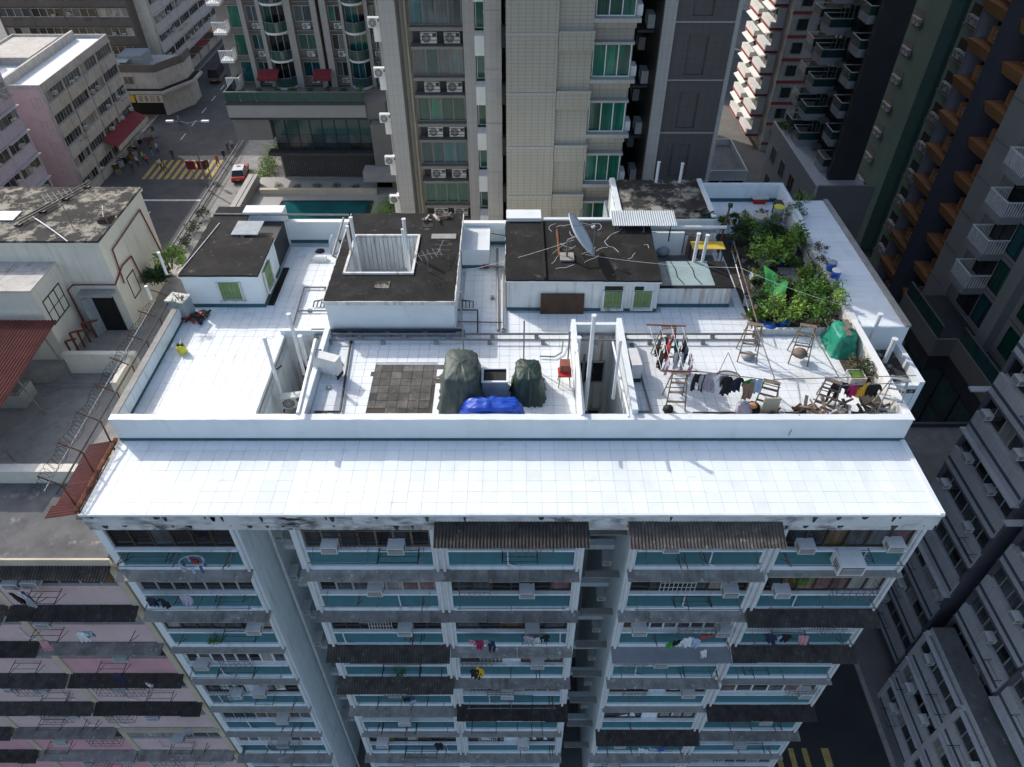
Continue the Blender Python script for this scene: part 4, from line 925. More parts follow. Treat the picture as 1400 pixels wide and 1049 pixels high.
# ---- grey tower with white railed balconies and its dark podium
WT = root('apartment_tower', 'grey tower with white railed balconies above a dark glazed podium', 'building', (34.4, 50.2, GZ), rad(-90), off=(0, 0, GZ))
part('wall', MB().box(0, 26, .3, 15, GZ, 40), 'tower_grey', WT)
for a, b, d in ((2.2, 3.1, .1), (8.8, 10.0, -.4), (14.6, 15.8, -.4), (20, 21, -.4)): part('pier', MB().box(a, b, d, .3, -14.8, 40), 'tower_grey', WT)
for k in range(10):
    z = -14.5 + k * 2.9
    bal = part('balcony', MB().box(4.3, 6.6, -1.3, .3, z + 2.35, z + 2.9), 'tower_grey', WT)
    rl = MB(); zt = z + 2.9
    for i in range(13): rl.box(4.34 + i * .185, 4.40 + i * .185, -1.28, -1.22, zt, zt + 1)
    for i in range(8): rl.box(6.52, 6.58, -1.2 + i * .19, -1.14 + i * .19, zt, zt + 1)
    for i in range(8): rl.box(4.32, 4.38, -1.2 + i * .19, -1.14 + i * .19, zt, zt + 1)
    rl.box(4.3, 6.6, -1.3, -1.2, zt + 1, zt + 1.09); rl.box(6.5, 6.6, -1.2, .3, zt + 1, zt + 1.09); rl.box(4.3, 4.4, -1.2, .3, zt + 1, zt + 1.09)
    part('railing', rl, 'bright_white', bal)
    window(WT, 7.7, .2, z + .3, 2.1, 2.2, 2, 'frame_dark', 'green'); window(WT, 5.4, .2, z + .2, 2.0, 2.2, 2, 'frame_dark', 'dark')
    window(WT, 12.1, .2, z + .5, 3.0, 2.0, 2, 'frame_dark', 'green'); ac(WT, 13.9, .2, z - .2, 's', 0, 1.2); blk('ledge', 'tower_grey', WT, 13.0, 14.6, -.6, .3, z - .4, z - .22)
    window(WT, 17.8, .2, z + .5, 2.8, 2.0, 2, 'frame_dark', 'green'); ac(WT, 19.5, .2, z - .2, 's', 0, 1.2)
    blk('joint_band', 'stone_grey', WT, 0, 26, .26, .3, z - .1, z - .04)
pd = part('podium', MB().box(3.0, 8.7, -2.9, .3, -17.6, -14.8), 'slate', WT); part('podium', MB().box(8.7, 24, -1.4, .3, -17.6, -14.8), 'slate', WT)
part('podium_base', MB().box(3.0, 24, -1.2, .3, GZ, -17.6), 'dark_wall', WT)
part('fascia', MB().box(2.9, 8.8, -3.05, -2.9, -16.2, -14.6), 'stone_grey', pd); part('fascia', MB().box(8.8, 24, -1.55, -1.4, -16.2, -14.6), 'stone_grey', pd); part('fascia', MB().box(8.7, 8.85, -2.9, -1.55, -16.2, -14.6), 'stone_grey', pd)
for i in range(3): blk('glass_panel', 'glass_rail', WT, 3.0 + i * 1.9, 4.86 + i * 1.9, -2.95, -2.9, -14.6, -13.5)
for i in range(7): blk('glass_panel', 'glass_rail', WT, 8.9 + i * 2.1, 10.96 + i * 2.1, -1.45, -1.4, -14.6, -13.5)
part('handrail', MB().box(3.0, 8.75, -2.97, -2.88, -13.5, -13.44), 'metal_grey', WT); part('handrail', MB().box(8.85, 24, -1.47, -1.38, -13.5, -13.44), 'metal_grey', WT)
for i in range(8): blk('mullion', 'slate', WT, 3.5 + i * 2.6, 3.7 + i * 2.6, -1.35, -1.2, GZ, -17.6)
for k in range(3):
    for i in range(7): blk('pane', 'glass_rail', WT, 3.75 + i * 2.6, 6.05 + i * 2.6, -1.25, -1.21, -20.4 - k * 3, -18.0 - k * 3)

# ================================================================== fixtures on the white roof (parts of the building)
DZ = .3
def vpipe(u, v, z0, vtop, r=.06, m='pipe_white', par=None, name='vent_pipe'):
    p = gp(u, v, z0); q = yp(u, vtop, p.y)
    return part(name, MB().tube(p, (p.x, p.y, q.z), r, 8).tube((p.x, p.y, q.z - .02), (p.x, p.y, q.z + .03), r * 1.25, 8), m, par or WB)
for a in ((800, 560, -.5, 432, .075), (788, 505, 0, 462, .085), (838, 545, .3, 466, .06), (948, 358, 1.34, 320, .075), (960, 358, 1.34, 322, .075),
          (897, 250, 1.95, 222, .07), (929, 250, 1.95, 224, .07), (1190, 462, .3, 430, .09), (1207, 500, -.5, 464, .1), (492, 372, 1.0, 298, .07), (484, 365, 1.2, 310, .06), (560, 372, 1.0, 300, .075), (556, 365, 1.2, 314, .05),
          (386, 545, -.6, 462, .07), (416, 512, -.2, 430, .07), (420, 500, -.2, 460, .08)):
    vpipe(*a)
for a in ((716, 492, .5, 440, .03), (634, 480, .5, 400, .03), (632, 520, .4, 505, .03), (655, 520, .4, 505, .03), (776, 500, .4, 455, .035)): vpipe(*a, m='metal_grey', name='pole')
for a in ((228, 375, 0.5, 346, .06), (207, 410, .3, 392, .06)): vpipe(*a)
def run(pts, r=.045, m='metal_grey', sup=0, name='pipe_run'):
    o = part(name, MB().path(pts, r, 7), m, WB)
    if sup:
        a, b = Vector(pts[0]), Vector(pts[-1]); n = max(2, int((b - a).length / sup))
        for i in range(n + 1):
            p = a.lerp(b, i / n); link('pipe_support', cube('concrete'), o, (p.x, p.y, (p.z + DZ) / 2 - .02), None, (.16, .16, p.z - DZ - .02))
    return o
run([(-8.0, 23.05, .52), (10.0, 23.05, .52)], .05, sup=1.7); run([(-7.4, 22.7, .50), (9.9, 22.7, .50)], .04, sup=2.1)
run([(-8.2, 23.2, .6), (-2.0, 23.2, .6)], .07, 'metal_dark', sup=1.5)
a, b = gp(480, 466, .4), gp(465, 563, .4); run([a, b, b + Vector((-.9, 0, 0))], .045, 'metal_dark', sup=1.2)
a, b = gp(864, 470, .4), gp(890, 563, .4); run([a, b, b + Vector((-.75, 0, 0))], .045, 'metal_grey', sup=1.2)
a, b = gp(398, 455, .4), gp(416, 393, .4); run([a, b, gp(446, 393, .4)], .04, sup=1.5); run([gp(408, 425, .4), gp(446, 425, .4)], .04)
for i in range(4): run([gp(428 + i * 5, 420, .35), gp(430 + i * 5, 412, .5), gp(446, 409 - i * 2, .5)], .025, 'metal_dark')
a, b = gp(688, 450, .45), gp(688, 365, .45); run([a, b, gp(660, 364, .45)], .06, sup=1.6); run([gp(681, 452, .36), gp(680, 340, .36)], .05)
run([gp(660, 358, .35), gp(660, 350, .9)], .07, 'pipe_red'); run([gp(660, 364, .45), gp(668, 364, .45)], .08, 'pipe_red')
for i in range(4): run([gp(632 + i * 5, 421, .34), gp(632 + i * 5, 412, .55), gp(628, 410, .55)], .02, 'metal_dark')
run([gp(626, 424, .4), gp(653, 424, .4), gp(653, 456, .4)], .03, 'metal_dark'); run([gp(626, 440, .4), gp(690, 441, .4)], .025, 'metal_dark')
run([gp(770, 466, .5), gp(768, 482, .4), gp(758, 488, .4), gp(738, 487, .4)], .03, 'metal_grey')
for i in range(4): run([(-8.9 + 1.6 + i * .2, 18.05, .32), (-7.3 + i * .2, 18.05, .6), (-7.3 + i * .2, 18.35, .6), (-7.3 + i * .2, 18.35, .32)], .05, 'metal_dark')
for p, q in (((455, 350), (470, 298)), ((292, 293), (477, 294))): run([gp(*p, 1.99), gp(*q, 1.99)], .05, 'metal_grey')
run([gp(480, 362, .5), gp(455, 350, 1.0)], .05, 'metal_grey'); run([(7.3, 29.4, 1.75), (9.9, 29.4, 1.75)], .08, 'pipe_white')
run([(-1.0, 30.1, 1.0), (1.0, 29.55, 1.0), (1.1, 29.55, .6)], .02, 'metal_dark')
# flue and cables beside the left well
run([gp(370, 495, .5), gp(378, 505, .5), gp(385, 500, .5)], .04, 'metal_dark'); run([gp(421, 493, .8), gp(430, 480, 1.1), gp(439, 479, 1.0)], .05, 'metal_dark')
for p, q in (((432, 465, 1.35), (408, 566, 1.35)),): run([gp(*p), gp(*q)], .09, 'pipe_white', name='duct')
for p, q in (((838, 468, 1.4), (860, 570, 1.4)), ((789, 466, 1.35), (796, 568, 1.35))): run([gp(*p), gp(*q)], .05, 'pipe_white', name='duct')
# roof cables
def wire(name, label, p, q, sag=.2, r=.007, m='pipe_white', n=10):
    p = Vector(p); q = Vector(q); pts = []
    for i in range(n + 1):
        t = i / n; v = p.lerp(q, t); v.z -= sag * 4 * t * (1 - t); pts.append(v)
    return tag(part(name, MB().path(pts, r, 4), m, None), label, 'cable')
wire('cable', 'thin white cable slung from the dish roof across to the middle bulkhead', gp(785, 328, 2.6), gp(628, 372, 1.4), .1)
wire('cable', 'thin white cable running from the dish towards the roof garden', gp(800, 348, 2.4), gp(1010, 366, 2.2), .15)
wire('cable', 'pale cable crossing the black roof of the shuttered bulkhead', gp(300, 305, 2.0), gp(243, 374, 2.0), .02, .015)
wire('cable', 'thin line strung over the garden plants to the tall post', gp(1012, 366, 2.2), gp(1180, 425, 1.4), .15)

def acthing(label, p, rz, kind='s', s=1.15):
    o = root('air_conditioner', label, 'air conditioner', p, rz); bm = MB()
    body = kid(o, ACS, 'casing', (0, 0, .0)); kid(body, ACF, 'fan_grille', (0, 0, 0)); o.scale = (s, s, s)
    kid(o, MB().box(-.4, -.36, -.34, 0, -.12, 0).box(.36, .4, -.34, 0, -.12, 0).mesh('bracket', 'metal_dark'), 'bracket', (0, 0, 0)); return o
acthing('white outdoor air conditioner standing on the wall of the left light well', gp(446, 512, .5), rad(160), s=1.25)
acthing('outdoor air conditioner down inside the left light well', gp(402, 552, -.9), rad(10), s=1.0)
acthing('white outdoor air conditioner beside the middle light well', gp(858, 508, .5), rad(95), s=1.2)

# ------------------------------------------------------------------ covered and loose things on the deck
def tarp(label, x0, x1, y0, y1, h, m, seed, flare=.16, top=.7, cat='tarpaulin'):
    rr = random.Random(seed); n = 56; ms = 18; w_, d = (x1 - x0) / 2, (y1 - y0) / 2; b = MB(); vs = [(0, 0, h)]
    ph = [(rr.choice([5, 7, 9, 11, 13, 17, 19, 23]), rr.uniform(0, 6.3), rr.uniform(.4, 1)) for _ in range(5)]
    for k in range(1, ms + 1):
        t = k / ms
        if t < .45: rr_ = top * (t / .45); z = h * (1 - .10 * (t / .45) ** 2)
        else:
            s = (t - .45) / .55; rr_ = top + (1 - top) * s ** .7 + flare * s ** 3; z = h * .90 * (1 - s)
        for i in range(n):
            th = 2 * math.pi * i / n; e = 5.0
            f = (abs(math.cos(th)) ** e + abs(math.sin(th)) ** e) ** (-1 / e)
            wr = sum(a * math.sin(q * th + p + 2.2 * t) for q, p, a in ph) / 5
            r = rr_ * f * (1 + .26 * wr * t ** 1.3) + rr.uniform(-.015, .015)
            vs.append((w_ * r * math.cos(th), d * r * math.sin(th), max(.01, z + .06 * wr * (1 - abs(2 * t - 1)) + rr.uniform(-.012, .012))))
    fs = [(0, 1 + i, 1 + (i + 1) % n) for i in range(n)]
    for k in range(ms - 1):
        for i in range(n): fs.append((1 + k * n + i, 1 + (k + 1) * n + i, 1 + (k + 1) * n + (i + 1) % n, 1 + k * n + (i + 1) % n))
    from mathutils import noise as nz
    out = []
    for x, y, z in vs:
        q = Vector((x * 2.6 + seed, y * 2.6, z * 2.6)); f = nz.ridged_multi_fractal(q, .9, 2.1, 4, 1., 2.) - 1.
        g = nz.noise(Vector((x * 1.3, y * 1.3 + seed, z * 1.1)))
        k = .045 * f + .05 * g; L = math.hypot(x, y) + 1e-4
        out.append((x + x / L * k, y + y / L * k, max(.01, z + k * .6 * (z > .1))))
    vs = out
    b.add(vs, fs); o = link('tarpaulin', b.mesh('tarpaulin', m, True), None, ((x0 + x1) / 2, (y0 + y1) / 2, DZ)); return tag(o, label, cat)
tarp('large grey-green tarpaulin draped over a tall tank behind the front parapet', -2.55, -1.15, 18.75, 20.85, 1.5, 'tarp_green', 3, .26, .86)
tarp('smaller dark green tarpaulin draped over equipment near the middle light well', .05, 1.15, 19.15, 20.6, 1.2, 'tarp_darkgreen', 8, .18, .82)
tarp('bright blue tarpaulin covering a low heap behind the front parapet', -1.85, .42, 17.95, 18.75, .95, 'tarp_blue', 5, .05, .8)
tg = tarp('emerald green tarpaulin weighed down with boards at the right parapet', 12.75, 13.7, 21.9, 23.15, .95, 'tarp_emerald', 12, .26, .82)
for i, (x, y) in enumerate(((13.2, 22.35), (13.35, 22.75))):
    tag(part('plank', MB().box(x - .1, x + .1, y - .35, y + .25, DZ + .95 + .03 * i, DZ + .985 + .03 * i), 'wood_old', None), ['weathered plank lying on the emerald tarpaulin', 'second grey plank crossing the top of the emerald tarpaulin'][i], 'plank')
def thing_box(name, label, cat, x, y, z, w_, d, h, m, m2=None, rz=0):
    o = root(name, label, cat, (x, y, z), rz, off=(0, 0, 0)); POS[o] = Vector((0, 0, 0)); t = .03
    part('body', MB().box(-w_ / 2, w_ / 2, -d / 2, d / 2, 0, h - .02).box(-w_ / 2, w_ / 2, -d / 2, -d / 2 + t, h - .02, h + .05).box(-w_ / 2, w_ / 2, d / 2 - t, d / 2, h - .02, h + .05).box(-w_ / 2, -w_ / 2 + t, -d / 2 + t, d / 2 - t, h - .02, h + .05).box(w_ / 2 - t, w_ / 2, -d / 2 + t, d / 2 - t, h - .02, h + .05), m, o)
    if m2: part('contents', MB().box(-w_ / 2 + t + .01, w_ / 2 - t - .01, -d / 2 + t + .01, d / 2 - t - .01, h - .02, h + .01), m2, o)
    return o
p = gp(677, 545, DZ); thing_box('water_tank', 'grey open tank with white rim between the two green tarpaulins', 'tank', p.x, p.y + .4, DZ, .95, .8, .75, 'tank_grey', 'black')
tag(part('tank_rim', MB().box(p.x - .5, p.x + .5, p.y - .02, p.y + .06, 1.10, 1.15).box(p.x - .5, p.x + .5, p.y + .72, p.y + .8, 1.10, 1.15).box(p.x - .5, p.x - .42, p.y + .06, p.y + .72, 1.10, 1.15).box(p.x + .42, p.x + .5, p.y + .06, p.y + .72, 1.10, 1.15), 'bright_white', None), 'white square frame lying on the grey open tank', 'frame')
# red folding rack by the well
p = gp(771, 525, DZ); t_ = root('tool_rack', 'small red rack with green legs standing by the middle light well', 'rack', p); POS[t_] = Vector()
part('tray', MB().box(-.25, .25, -.25, .25, .55, .62), 'plastic_red', t_); part('box', MB().box(-.18, .2, -.05, .35, .62, .95), 'wood_red', t_)
for sx in (-.22, .22):
    for sy in (-.22, .22): part('leg', MB().tube((sx, sy, 0), (sx * .8, sy * .8, .55), .02), 'plastic_green', t_)
# plywood bits, grates along the parapet
p = gp(742, 572, .5); tag(part('grate', MB().box(p.x - 1.1, p.x + .6, 18.0, 18.35, .55, .58), 'metal_grey', None), 'flat steel grating lying behind the parapet beside the blue tarpaulin', 'grating')

# satellite dish
dp = gp(775, 352, 1.97); ds = root('satellite_dish', 'large pale satellite dish on a pole on the black roof', 'satellite dish', dp); POS[ds] = Vector()
nrm = Vector((.80, .02, .56)).normalized(); cpos = Vector((.42, .15, .95))
b = MB(); vs = []; n = 32; Rr = 1.02
for k in range(7):
    r = Rr * k / 6
    for i in range(n): vs.append((r * math.cos(2 * math.pi * i / n), r * math.sin(2 * math.pi * i / n), .22 * (r / Rr) ** 2))
fs = [(k * n + i, k * n + (i + 1) % n, (k + 1) * n + (i + 1) % n, (k + 1) * n + i) for k in range(6) for i in range(n)]
m0 = len(vs); vs += [(x, y, z - .03) for x, y, z in vs]; fs += [tuple(m0 + q for q in reversed(f)) for f in fs[:6 * n]]
fs += [(6 * n + i, 6 * n + (i + 1) % n, m0 + 6 * n + (i + 1) % n, m0 + 6 * n + i) for i in range(n)]
q = nrm.to_track_quat('Z', 'Y'); b.add([q @ Vector(v) + cpos for v in vs], fs); part('reflector', b, 'dish_grey', ds, True)
part('mast', MB().tube((0, 0, 0), (0, .0, .85), .05, 8).tube((0, 0, .85), cpos - nrm * .02, .05, 8), 'metal_grey', ds)
part('base_plate', MB().box(-.3, .3, -.3, .3, -.01, .06), 'concrete', ds)
fe = cpos + nrm * .85; fa = MB()
for i in range(3): fa.tube(q @ Vector((Rr * .9 * math.cos(2.1 * i), Rr * .9 * math.sin(2.1 * i), .2)) + cpos, fe, .014, 5)
fd = part('feed_arm', fa, 'metal_grey', ds); part('feed_horn', MB().tube(fe, fe - nrm * .16, .06, 8), 'pipe_white', fd)
for a, c in (((0, 0), (.75, -.3)), ((0, 0), (.7, .7)), ((0, 0), (-.6, .3))): part('stay', MB().tube((*a, .8), (*c, .0), .015, 5), 'metal_grey', ds)

# TV antennas
def antenna(label, p, h, n=5, w_=.7, rz=0):
    o = root('tv_antenna', label, 'antenna', p, rz); POS[o] = Vector()
    part('mast', MB().tube((0, 0, 0), (0, 0, h), .02, 6), 'metal_grey', o)
    part('boom', MB().tube((-.6, 0, h - .05), (.6, 0, h - .05), .014, 5), 'metal_grey', o)
    for i in range(n):
        x = -.55 + 1.1 * i / (n - 1); L = w_ * (1 - .07 * i) / 2; part('element', MB().tube((x, -L, h - .05), (x, L, h - .05), .01, 5), 'metal_grey', o)
    return o
antenna('tv antenna on the middle black roof beside its white well', gp(586, 372, 1.97), .9, 6, .9, .4)
antenna('small tv antenna at the rear edge of the middle black roof', gp(603, 352, 1.97), .55, 4, .7, 1.4)
antenna('tall tv antenna on the lichened stair-house roof', gp(100, 312, 2.13), 1.7, 6, 1.0, .7)
antenna('short tv antenna beside the tall one on the lichened stair-house roof', gp(148, 306, 2.13), .7, 4, .8, 2.0)
st = root('cable_rack', 'long black cable rack lying across the lichened stair-house roof', 'rack', gp(25, 308, 2.13)); POS[st] = Vector()
a_ = gp(25, 308, 2.2); c_ = gp(125, 253, 2.2)
for o_ in (-.12, .12): part('rail', MB().tube(Vector((o_, 0, .15)), c_ - a_ + Vector((o_, 0, .15)), .035, 5), 'metal_dark', st)
for i in range(4): part('foot', MB().box(-.15, .15, -.1, .1, 0, .12), 'black', st).location = (c_ - a_) * (i / 3.2) + Vector((0, 0, -.06))
tag(part('roof_panel', MB().box(-.55, .55, -.4, .4, 0, .05), 'bright_white', None), 'white panel lying on the edge of the lichened stair-house roof', 'panel').location = gp(8, 296, 2.13)
fl = root('roof_fan', 'rusty dome ventilator on the lichened stair-house roof', 'ventilator', gp(146, 302, 2.13)); POS[fl] = Vector()
part('base', MB().box(-.3, .3, -.25, .25, 0, .2), 'board_brown', fl); part('dome', MB().lathe([(.28, .2), (.3, .3), (.2, .42), (.02, .48)], 10), 'wood_old', fl)
wire('cable', 'pale cable snaking over the front of the stair-house roof', gp(45, 297, 2.18), gp(92, 330, 2.15), -.05, .03)

# ladders
LADN = {}
def ladder(label, ub, vb, vt, rz, m='wood_old', spread=.85, w_=.72):
    p = gp(ub, vb, DZ); h = max(.9, yp(ub, vt, p.y).z - DZ)
    o = root('step_ladder', label, 'ladder', p, rz); POS[o] = Vector()
    f = MB(); steps = max(4, int(h / .33))
    for sx in (-1, 1): part('rail', MB().bar((sx * w_ / 2, -spread / 2, 0), (sx * w_ * .36, -.04, h), .035, .06), m, o)
    for i in range(1, steps):
        t = i / steps; part('step', MB().box(-w_ * (.5 - .14 * t), w_ * (.5 - .14 * t), -spread / 2 * (1 - t) - .05, -spread / 2 * (1 - t) + .04, h * t - .013, h * t + .013), m, o)
    for sx in (-1, 1): part('rear_leg', MB().bar((sx * w_ * .52, spread / 2, 0), (sx * w_ * .36, .03, h * .97), .03, .05), m, o)
    for t in (.35, .75): part('brace', MB().bar((-w_ * .48, spread / 2 * (1 - t), h * t), (w_ * .48, spread / 2 * (1 - t), h * t), .025, .03), m, o)
    part('top_plank', MB().box(-w_ * .42, w_ * .42, -.09, .09, h, h + .03), m, o)
    o['h'] = h; return o, p + Vector((0, 0, h + .05))
lads = [ladder('old wooden step ladder carrying the red pole by the pipe run', 906, 492, 448, .1), ladder('wooden step ladder propping the red pole above the parapet planter', 921, 551, 510, -.05),
        ladder('wooden step ladder beside the front corner of the roof garden', 1020, 487, 444, -.2), ladder('wooden step ladder with a basin on its lower rungs below the garden', 1090, 490, 446, -.25),
        ladder('leaning step ladder over the sacks and broken boards', 1047, 548, 523, -.4), ladder('step ladder over the firewood pile hung with black clothes', 1127, 553, 522, -.5), ladder('blue-grey step ladder in the right corner of the parapet', 1209, 563, 518, -.3, 'tank_grey')]
T_ = [q for _, q in lads]
def pole(label, p, q, r=.025, m='wood_old', name='bamboo_pole'): return tag(part(name, MB().tube(p, q, r, 6, r * .85), m, None), label, 'pole')
pole('red painted pole lying across the ladder by the pipe run', gp(884, 444, T_[0].z), gp(938, 446, T_[0].z), .035, 'wood_red', 'pole')
pole('red painted pole lying across the ladder above the parapet planter', gp(903, 507, T_[1].z), gp(955, 508, T_[1].z), .035, 'wood_red', 'pole')
pole('long bamboo pole running from the garden-corner ladder to the leaning ladder', T_[2], T_[4] + Vector((.1, .1, .05)))
pole('long bamboo pole running from the basin ladder down to the firewood ladder', T_[3], T_[5] + Vector((.2, .1, .05)))
pole('washing pole spanning from the red pole to the leaning ladder', T_[1] + Vector((.5, 0, .05)), T_[4] + Vector((.2, -.05, .06)), .018)
pole('washing pole spanning from the leaning ladder to the blue-grey ladder', T_[4] + Vector((0, 0, .1)), T_[6] + Vector((.5, 0, .1)), .018)
pole('lower metal washing pole at the blue-grey ladder', T_[5] + Vector((.1, -.1, -.15)), T_[6] + Vector((.2, -.1, -.15)), .018, 'metal_grey')
pole('thin stick leaning on the parapet beside the firewood', gp(1093, 567, 1.1), gp(1078, 596, .3), .015)
for i, x in enumerate((0, .28, .56, .84)):
    tag(part('washing_line', MB().tube(gp(888 + i * 15, 446, T_[0].z), gp(905 + i * 15, 508, T_[1].z), .008, 4), 'pipe_white', None), 'washing line strung between the two red poles', 'line', 'washing lines between the red poles')
# garments
def garment(kind, w_, h, rr):
    b = MB(); nx, nz = 8, 10; ph = rr.uniform(0, 6); outline = []
    def pt(s, t, y):          # s -1..1, t 0 top..1 bottom
        if kind == 'shirt': hw = w_ / 2 * (1.0 if t < .22 else .72 + .06 * t)
        elif kind == 'trousers': hw = w_ / 2 * (.75 + .1 * t)
        else: hw = w_ / 2 * (.95 - .15 * t)
        zz = -h * t
        if kind == 'shirt' and t < .25: zz -= h * .32 * max(0, abs(s) - .6) / .4
        return (s * hw + .02 * math.sin(5 * t + ph), y + .05 * math.sin(7 * s + ph + 2 * t) * (.4 + t) + .10 * t * math.sin(ph), zz - .05 * abs(math.sin(3 * s + ph)) * t)
    vs = []; fs = []
    for side, y in ((0, -.012), (1, .012)):
        for j in range(nz + 1):
            for i in range(nx + 1): vs.append(pt(-1 + 2 * i / nx, j / nz, y))
    K = (nx + 1) * (nz + 1)
    for j in range(nz):
        for i in range(nx):
            if kind == 'trousers' and j > 3 and i in (3, 4) and not (j < 5): continue
            a = j * (nx + 1) + i; fs.append((a, a + 1, a + nx + 2, a + nx + 1)); fs.append((K + a, K + a + nx + 1, K + a + nx + 2, K + a + 1))
    b.add(vs, fs); return b
def hang(p, kind, colr, label, w_=.5, h=.75, rz=0, cat=None):
    rr = random.Random(hash(label) % 9999 if False else sum(map(ord, label)) + int(p[0] * 100)); o = link(kind if kind != 'towel' else 'towel', garment(kind, w_, h, rr).mesh(kind, 'cloth_' + colr, True), None, p, rz)
    return tag(o, label, cat or ('laundry' if kind != 'towel' else 'towel'))
LINE = [(903, 472, 'shirt', 'black'), (908, 480, 'towel', 'white'), (912, 468, 'shirt', 'navy'), (907, 489, 'trousers', 'black'), (915, 497, 'shirt', 'lilac'), (916, 478, 'towel', 'red'), (921, 464, 'towel', 'pink'), (926, 470, 'shirt', 'teal'),
        (929, 484, 'towel', 'brown'), (937, 463, 'towel', 'grey'), (938, 472, 'trousers', 'black'), (941, 481, 'shirt', 'navy'), (945, 490, 'shirt', 'grey'), (933, 492, 'towel', 'lightblue'), (947, 500, 'trousers', 'lilac'), (924, 490, 'shirt', 'white')]
for u, v, k_, c_ in LINE:
    pos = {903: 'nearest the black roof', 908: 'beside the black shirt', 912: 'next to the ladder', 907: 'over the white towel', 915: 'next to the lower ladder'}.get(u, '')
    hang(gp(u, v - 6, 1.75), k_, c_, f"{c_} {k_} hanging on the lines between the two red poles {pos}".strip() + {938: ' below the grey towel', 941: ' above the grey shirt'}.get(u, ''), .42, .62, rad(R.uniform(55, 100)))
L25 = [(957, 512, 'trousers', 'black', .85), (966, 512, 'towel', 'grey', .7), (974, 511, 'shirt', 'lilac', .8), (984, 514, 'towel', 'white', .5), (990, 514, 'shirt', 'grey', .5), (996, 516, 'shirt', 'black', .75), (1010, 517, 'shirt', 'navy', .7), (1026, 519, 'shirt', 'green', .35), (1024, 524, 'towel', 'brown', .65), (1035, 520, 'towel', 'lightblue', .5)]
for u, v, k_, c_, h in L25: hang(gp(u, v, T_[1].z - .02), k_, c_, f"{c_} {k_} hanging from the washing pole over the parapet planter", .5, h, rad(R.uniform(-25, 25)))
L67 = [(1146, 523, 'trousers', 'black', .95), (1158, 524, 'trousers', 'navy', .6), (1168, 525, 'shirt', 'crimson', .5), (1186, 524, 'shirt', 'yellow', .65), (1198, 525, 'shirt', 'black', .65)]
for u, v, k_, c_, h in L67: hang(gp(u, v, T_[5].z - .05), k_, c_, f"{c_} {k_} hanging from the pole near the blue-grey ladder", .5, h, rad(R.uniform(-30, 30)))
bs = root('clothes_basket', 'wire drying ring with cloth among the laundry', 'basket', gp(995, 515, 1.2)); POS[bs] = Vector()
rg = MB()
for i in range(18): rg.tube((.45 * math.cos(i * .349), .3 * math.sin(i * .349), 0), (.45 * math.cos((i + 1) * .349), .3 * math.sin((i + 1) * .349), 0), .03, 5)
part('ring', rg, 'wood_old', bs); part('cloth', MB().lathe([(.1, -.3), (.3, -.2), (.4, -.02), (.3, 0)], 12), 'cloth_grey', bs); part('hanger', MB().tube((-.4, 0, 0), (-.1, .3, .9), .012).tube((.4, 0, 0), (-.1, .3, .9), .012), 'wood_old', bs)
# junk along the parapet
def heap(name, label, u, v, m, w_, d, h, seed, n=14, cat='heap', z=DZ):
    rr = random.Random(seed); p = gp(u, v, z); o = root(name, label, cat, p); POS[o] = Vector()
    for i in range(n):
        a = rr.uniform(0, 3.1); L = rr.uniform(.25, .6) * w_; x, y = rr.uniform(-w_, w_) / 2, rr.uniform(-d, d) / 2
        part('piece', MB().bar((x - L / 2 * math.cos(a), y - L / 2 * math.sin(a), rr.uniform(.02, h)), (x + L / 2 * math.cos(a), y + L / 2 * math.sin(a), rr.uniform(.02, h)), rr.uniform(.04, .12), rr.uniform(.02, .06)), rr.choice(m), o)
    return o
heap('wood_pile', 'pile of grey firewood sticks under the step ladder by the parapet', 1130, 566, ['wood_old', 'wood_old', 'board_brown', 'greyband'], 1.5, .8, .5, 1, 30, 'wood pile')
heap('wood_pile', 'scattered broken boards lying along the inside of the front parapet', 1080, 568, ['wood_old', 'board_brown', 'concrete'], 1.6, .5, .25, 2, 18, 'wood pile')
heap('junk_pile', 'pile of pots and rubbish in the right corner beside the blue-grey ladder', 1190, 566, ['wood_old', 'greyband', 'metal_dark', 'plastic_grey'], 1.2, .7, .35, 4, 18, 'rubbish')
heap('junk_pile', 'pile of red hoses and dark scraps at the foot of the shuttered bulkhead', 262, 436, ['board_brown', 'metal_dark', 'plastic_red', 'black'], 1.2, .5, .25, 6, 16, 'rubbish')
heap('junk_pile', 'brown scraps and sacks piled in the walled tank yard', 960, 372, ['wood_old', 'board_brown', 'cream'], 1.9, .8, .3, 8, 18, 'rubbish')
heap('junk_pile', 'pile of old pipes and buckets beside the open door on the lower roof', 195, 402, ['metal_dark', 'plastic_grey', 'wood_old'], 1.2, .8, .5, 9, 14, 'rubbish', -2.85)
heap('wood_pile', 'driftwood and planks lying across the rear of the middle black roof', 597, 300, ['greyband', 'wood_old'], 1.2, .5, .15, 10, 8, 'wood pile', 1.98)
for i, (u, w_, m) in enumerate(((948, .9, 'soil'), (925, .75, 'soil'), (982, 1.1, 'leaf_dark'))):
    p = gp(u, 567, .6); thing_box('planter', ['white rimmed planter of dark soil in front of the laundry', 'low planter trough by the small black pot', 'planter trough of dark green seedlings under the laundry'][i], 'planter', p.x, 18.12, DZ, w_, .42, .3, ['pot_white', 'concrete', 'board_brown'][i], m)
part('parapet_bed', MB().box(6.6, 13.1, 17.9, 18.75, DZ, DZ + .02).box(12.95, 13.75, 18.75, 22.4, DZ, DZ + .02), 'soil', WB)
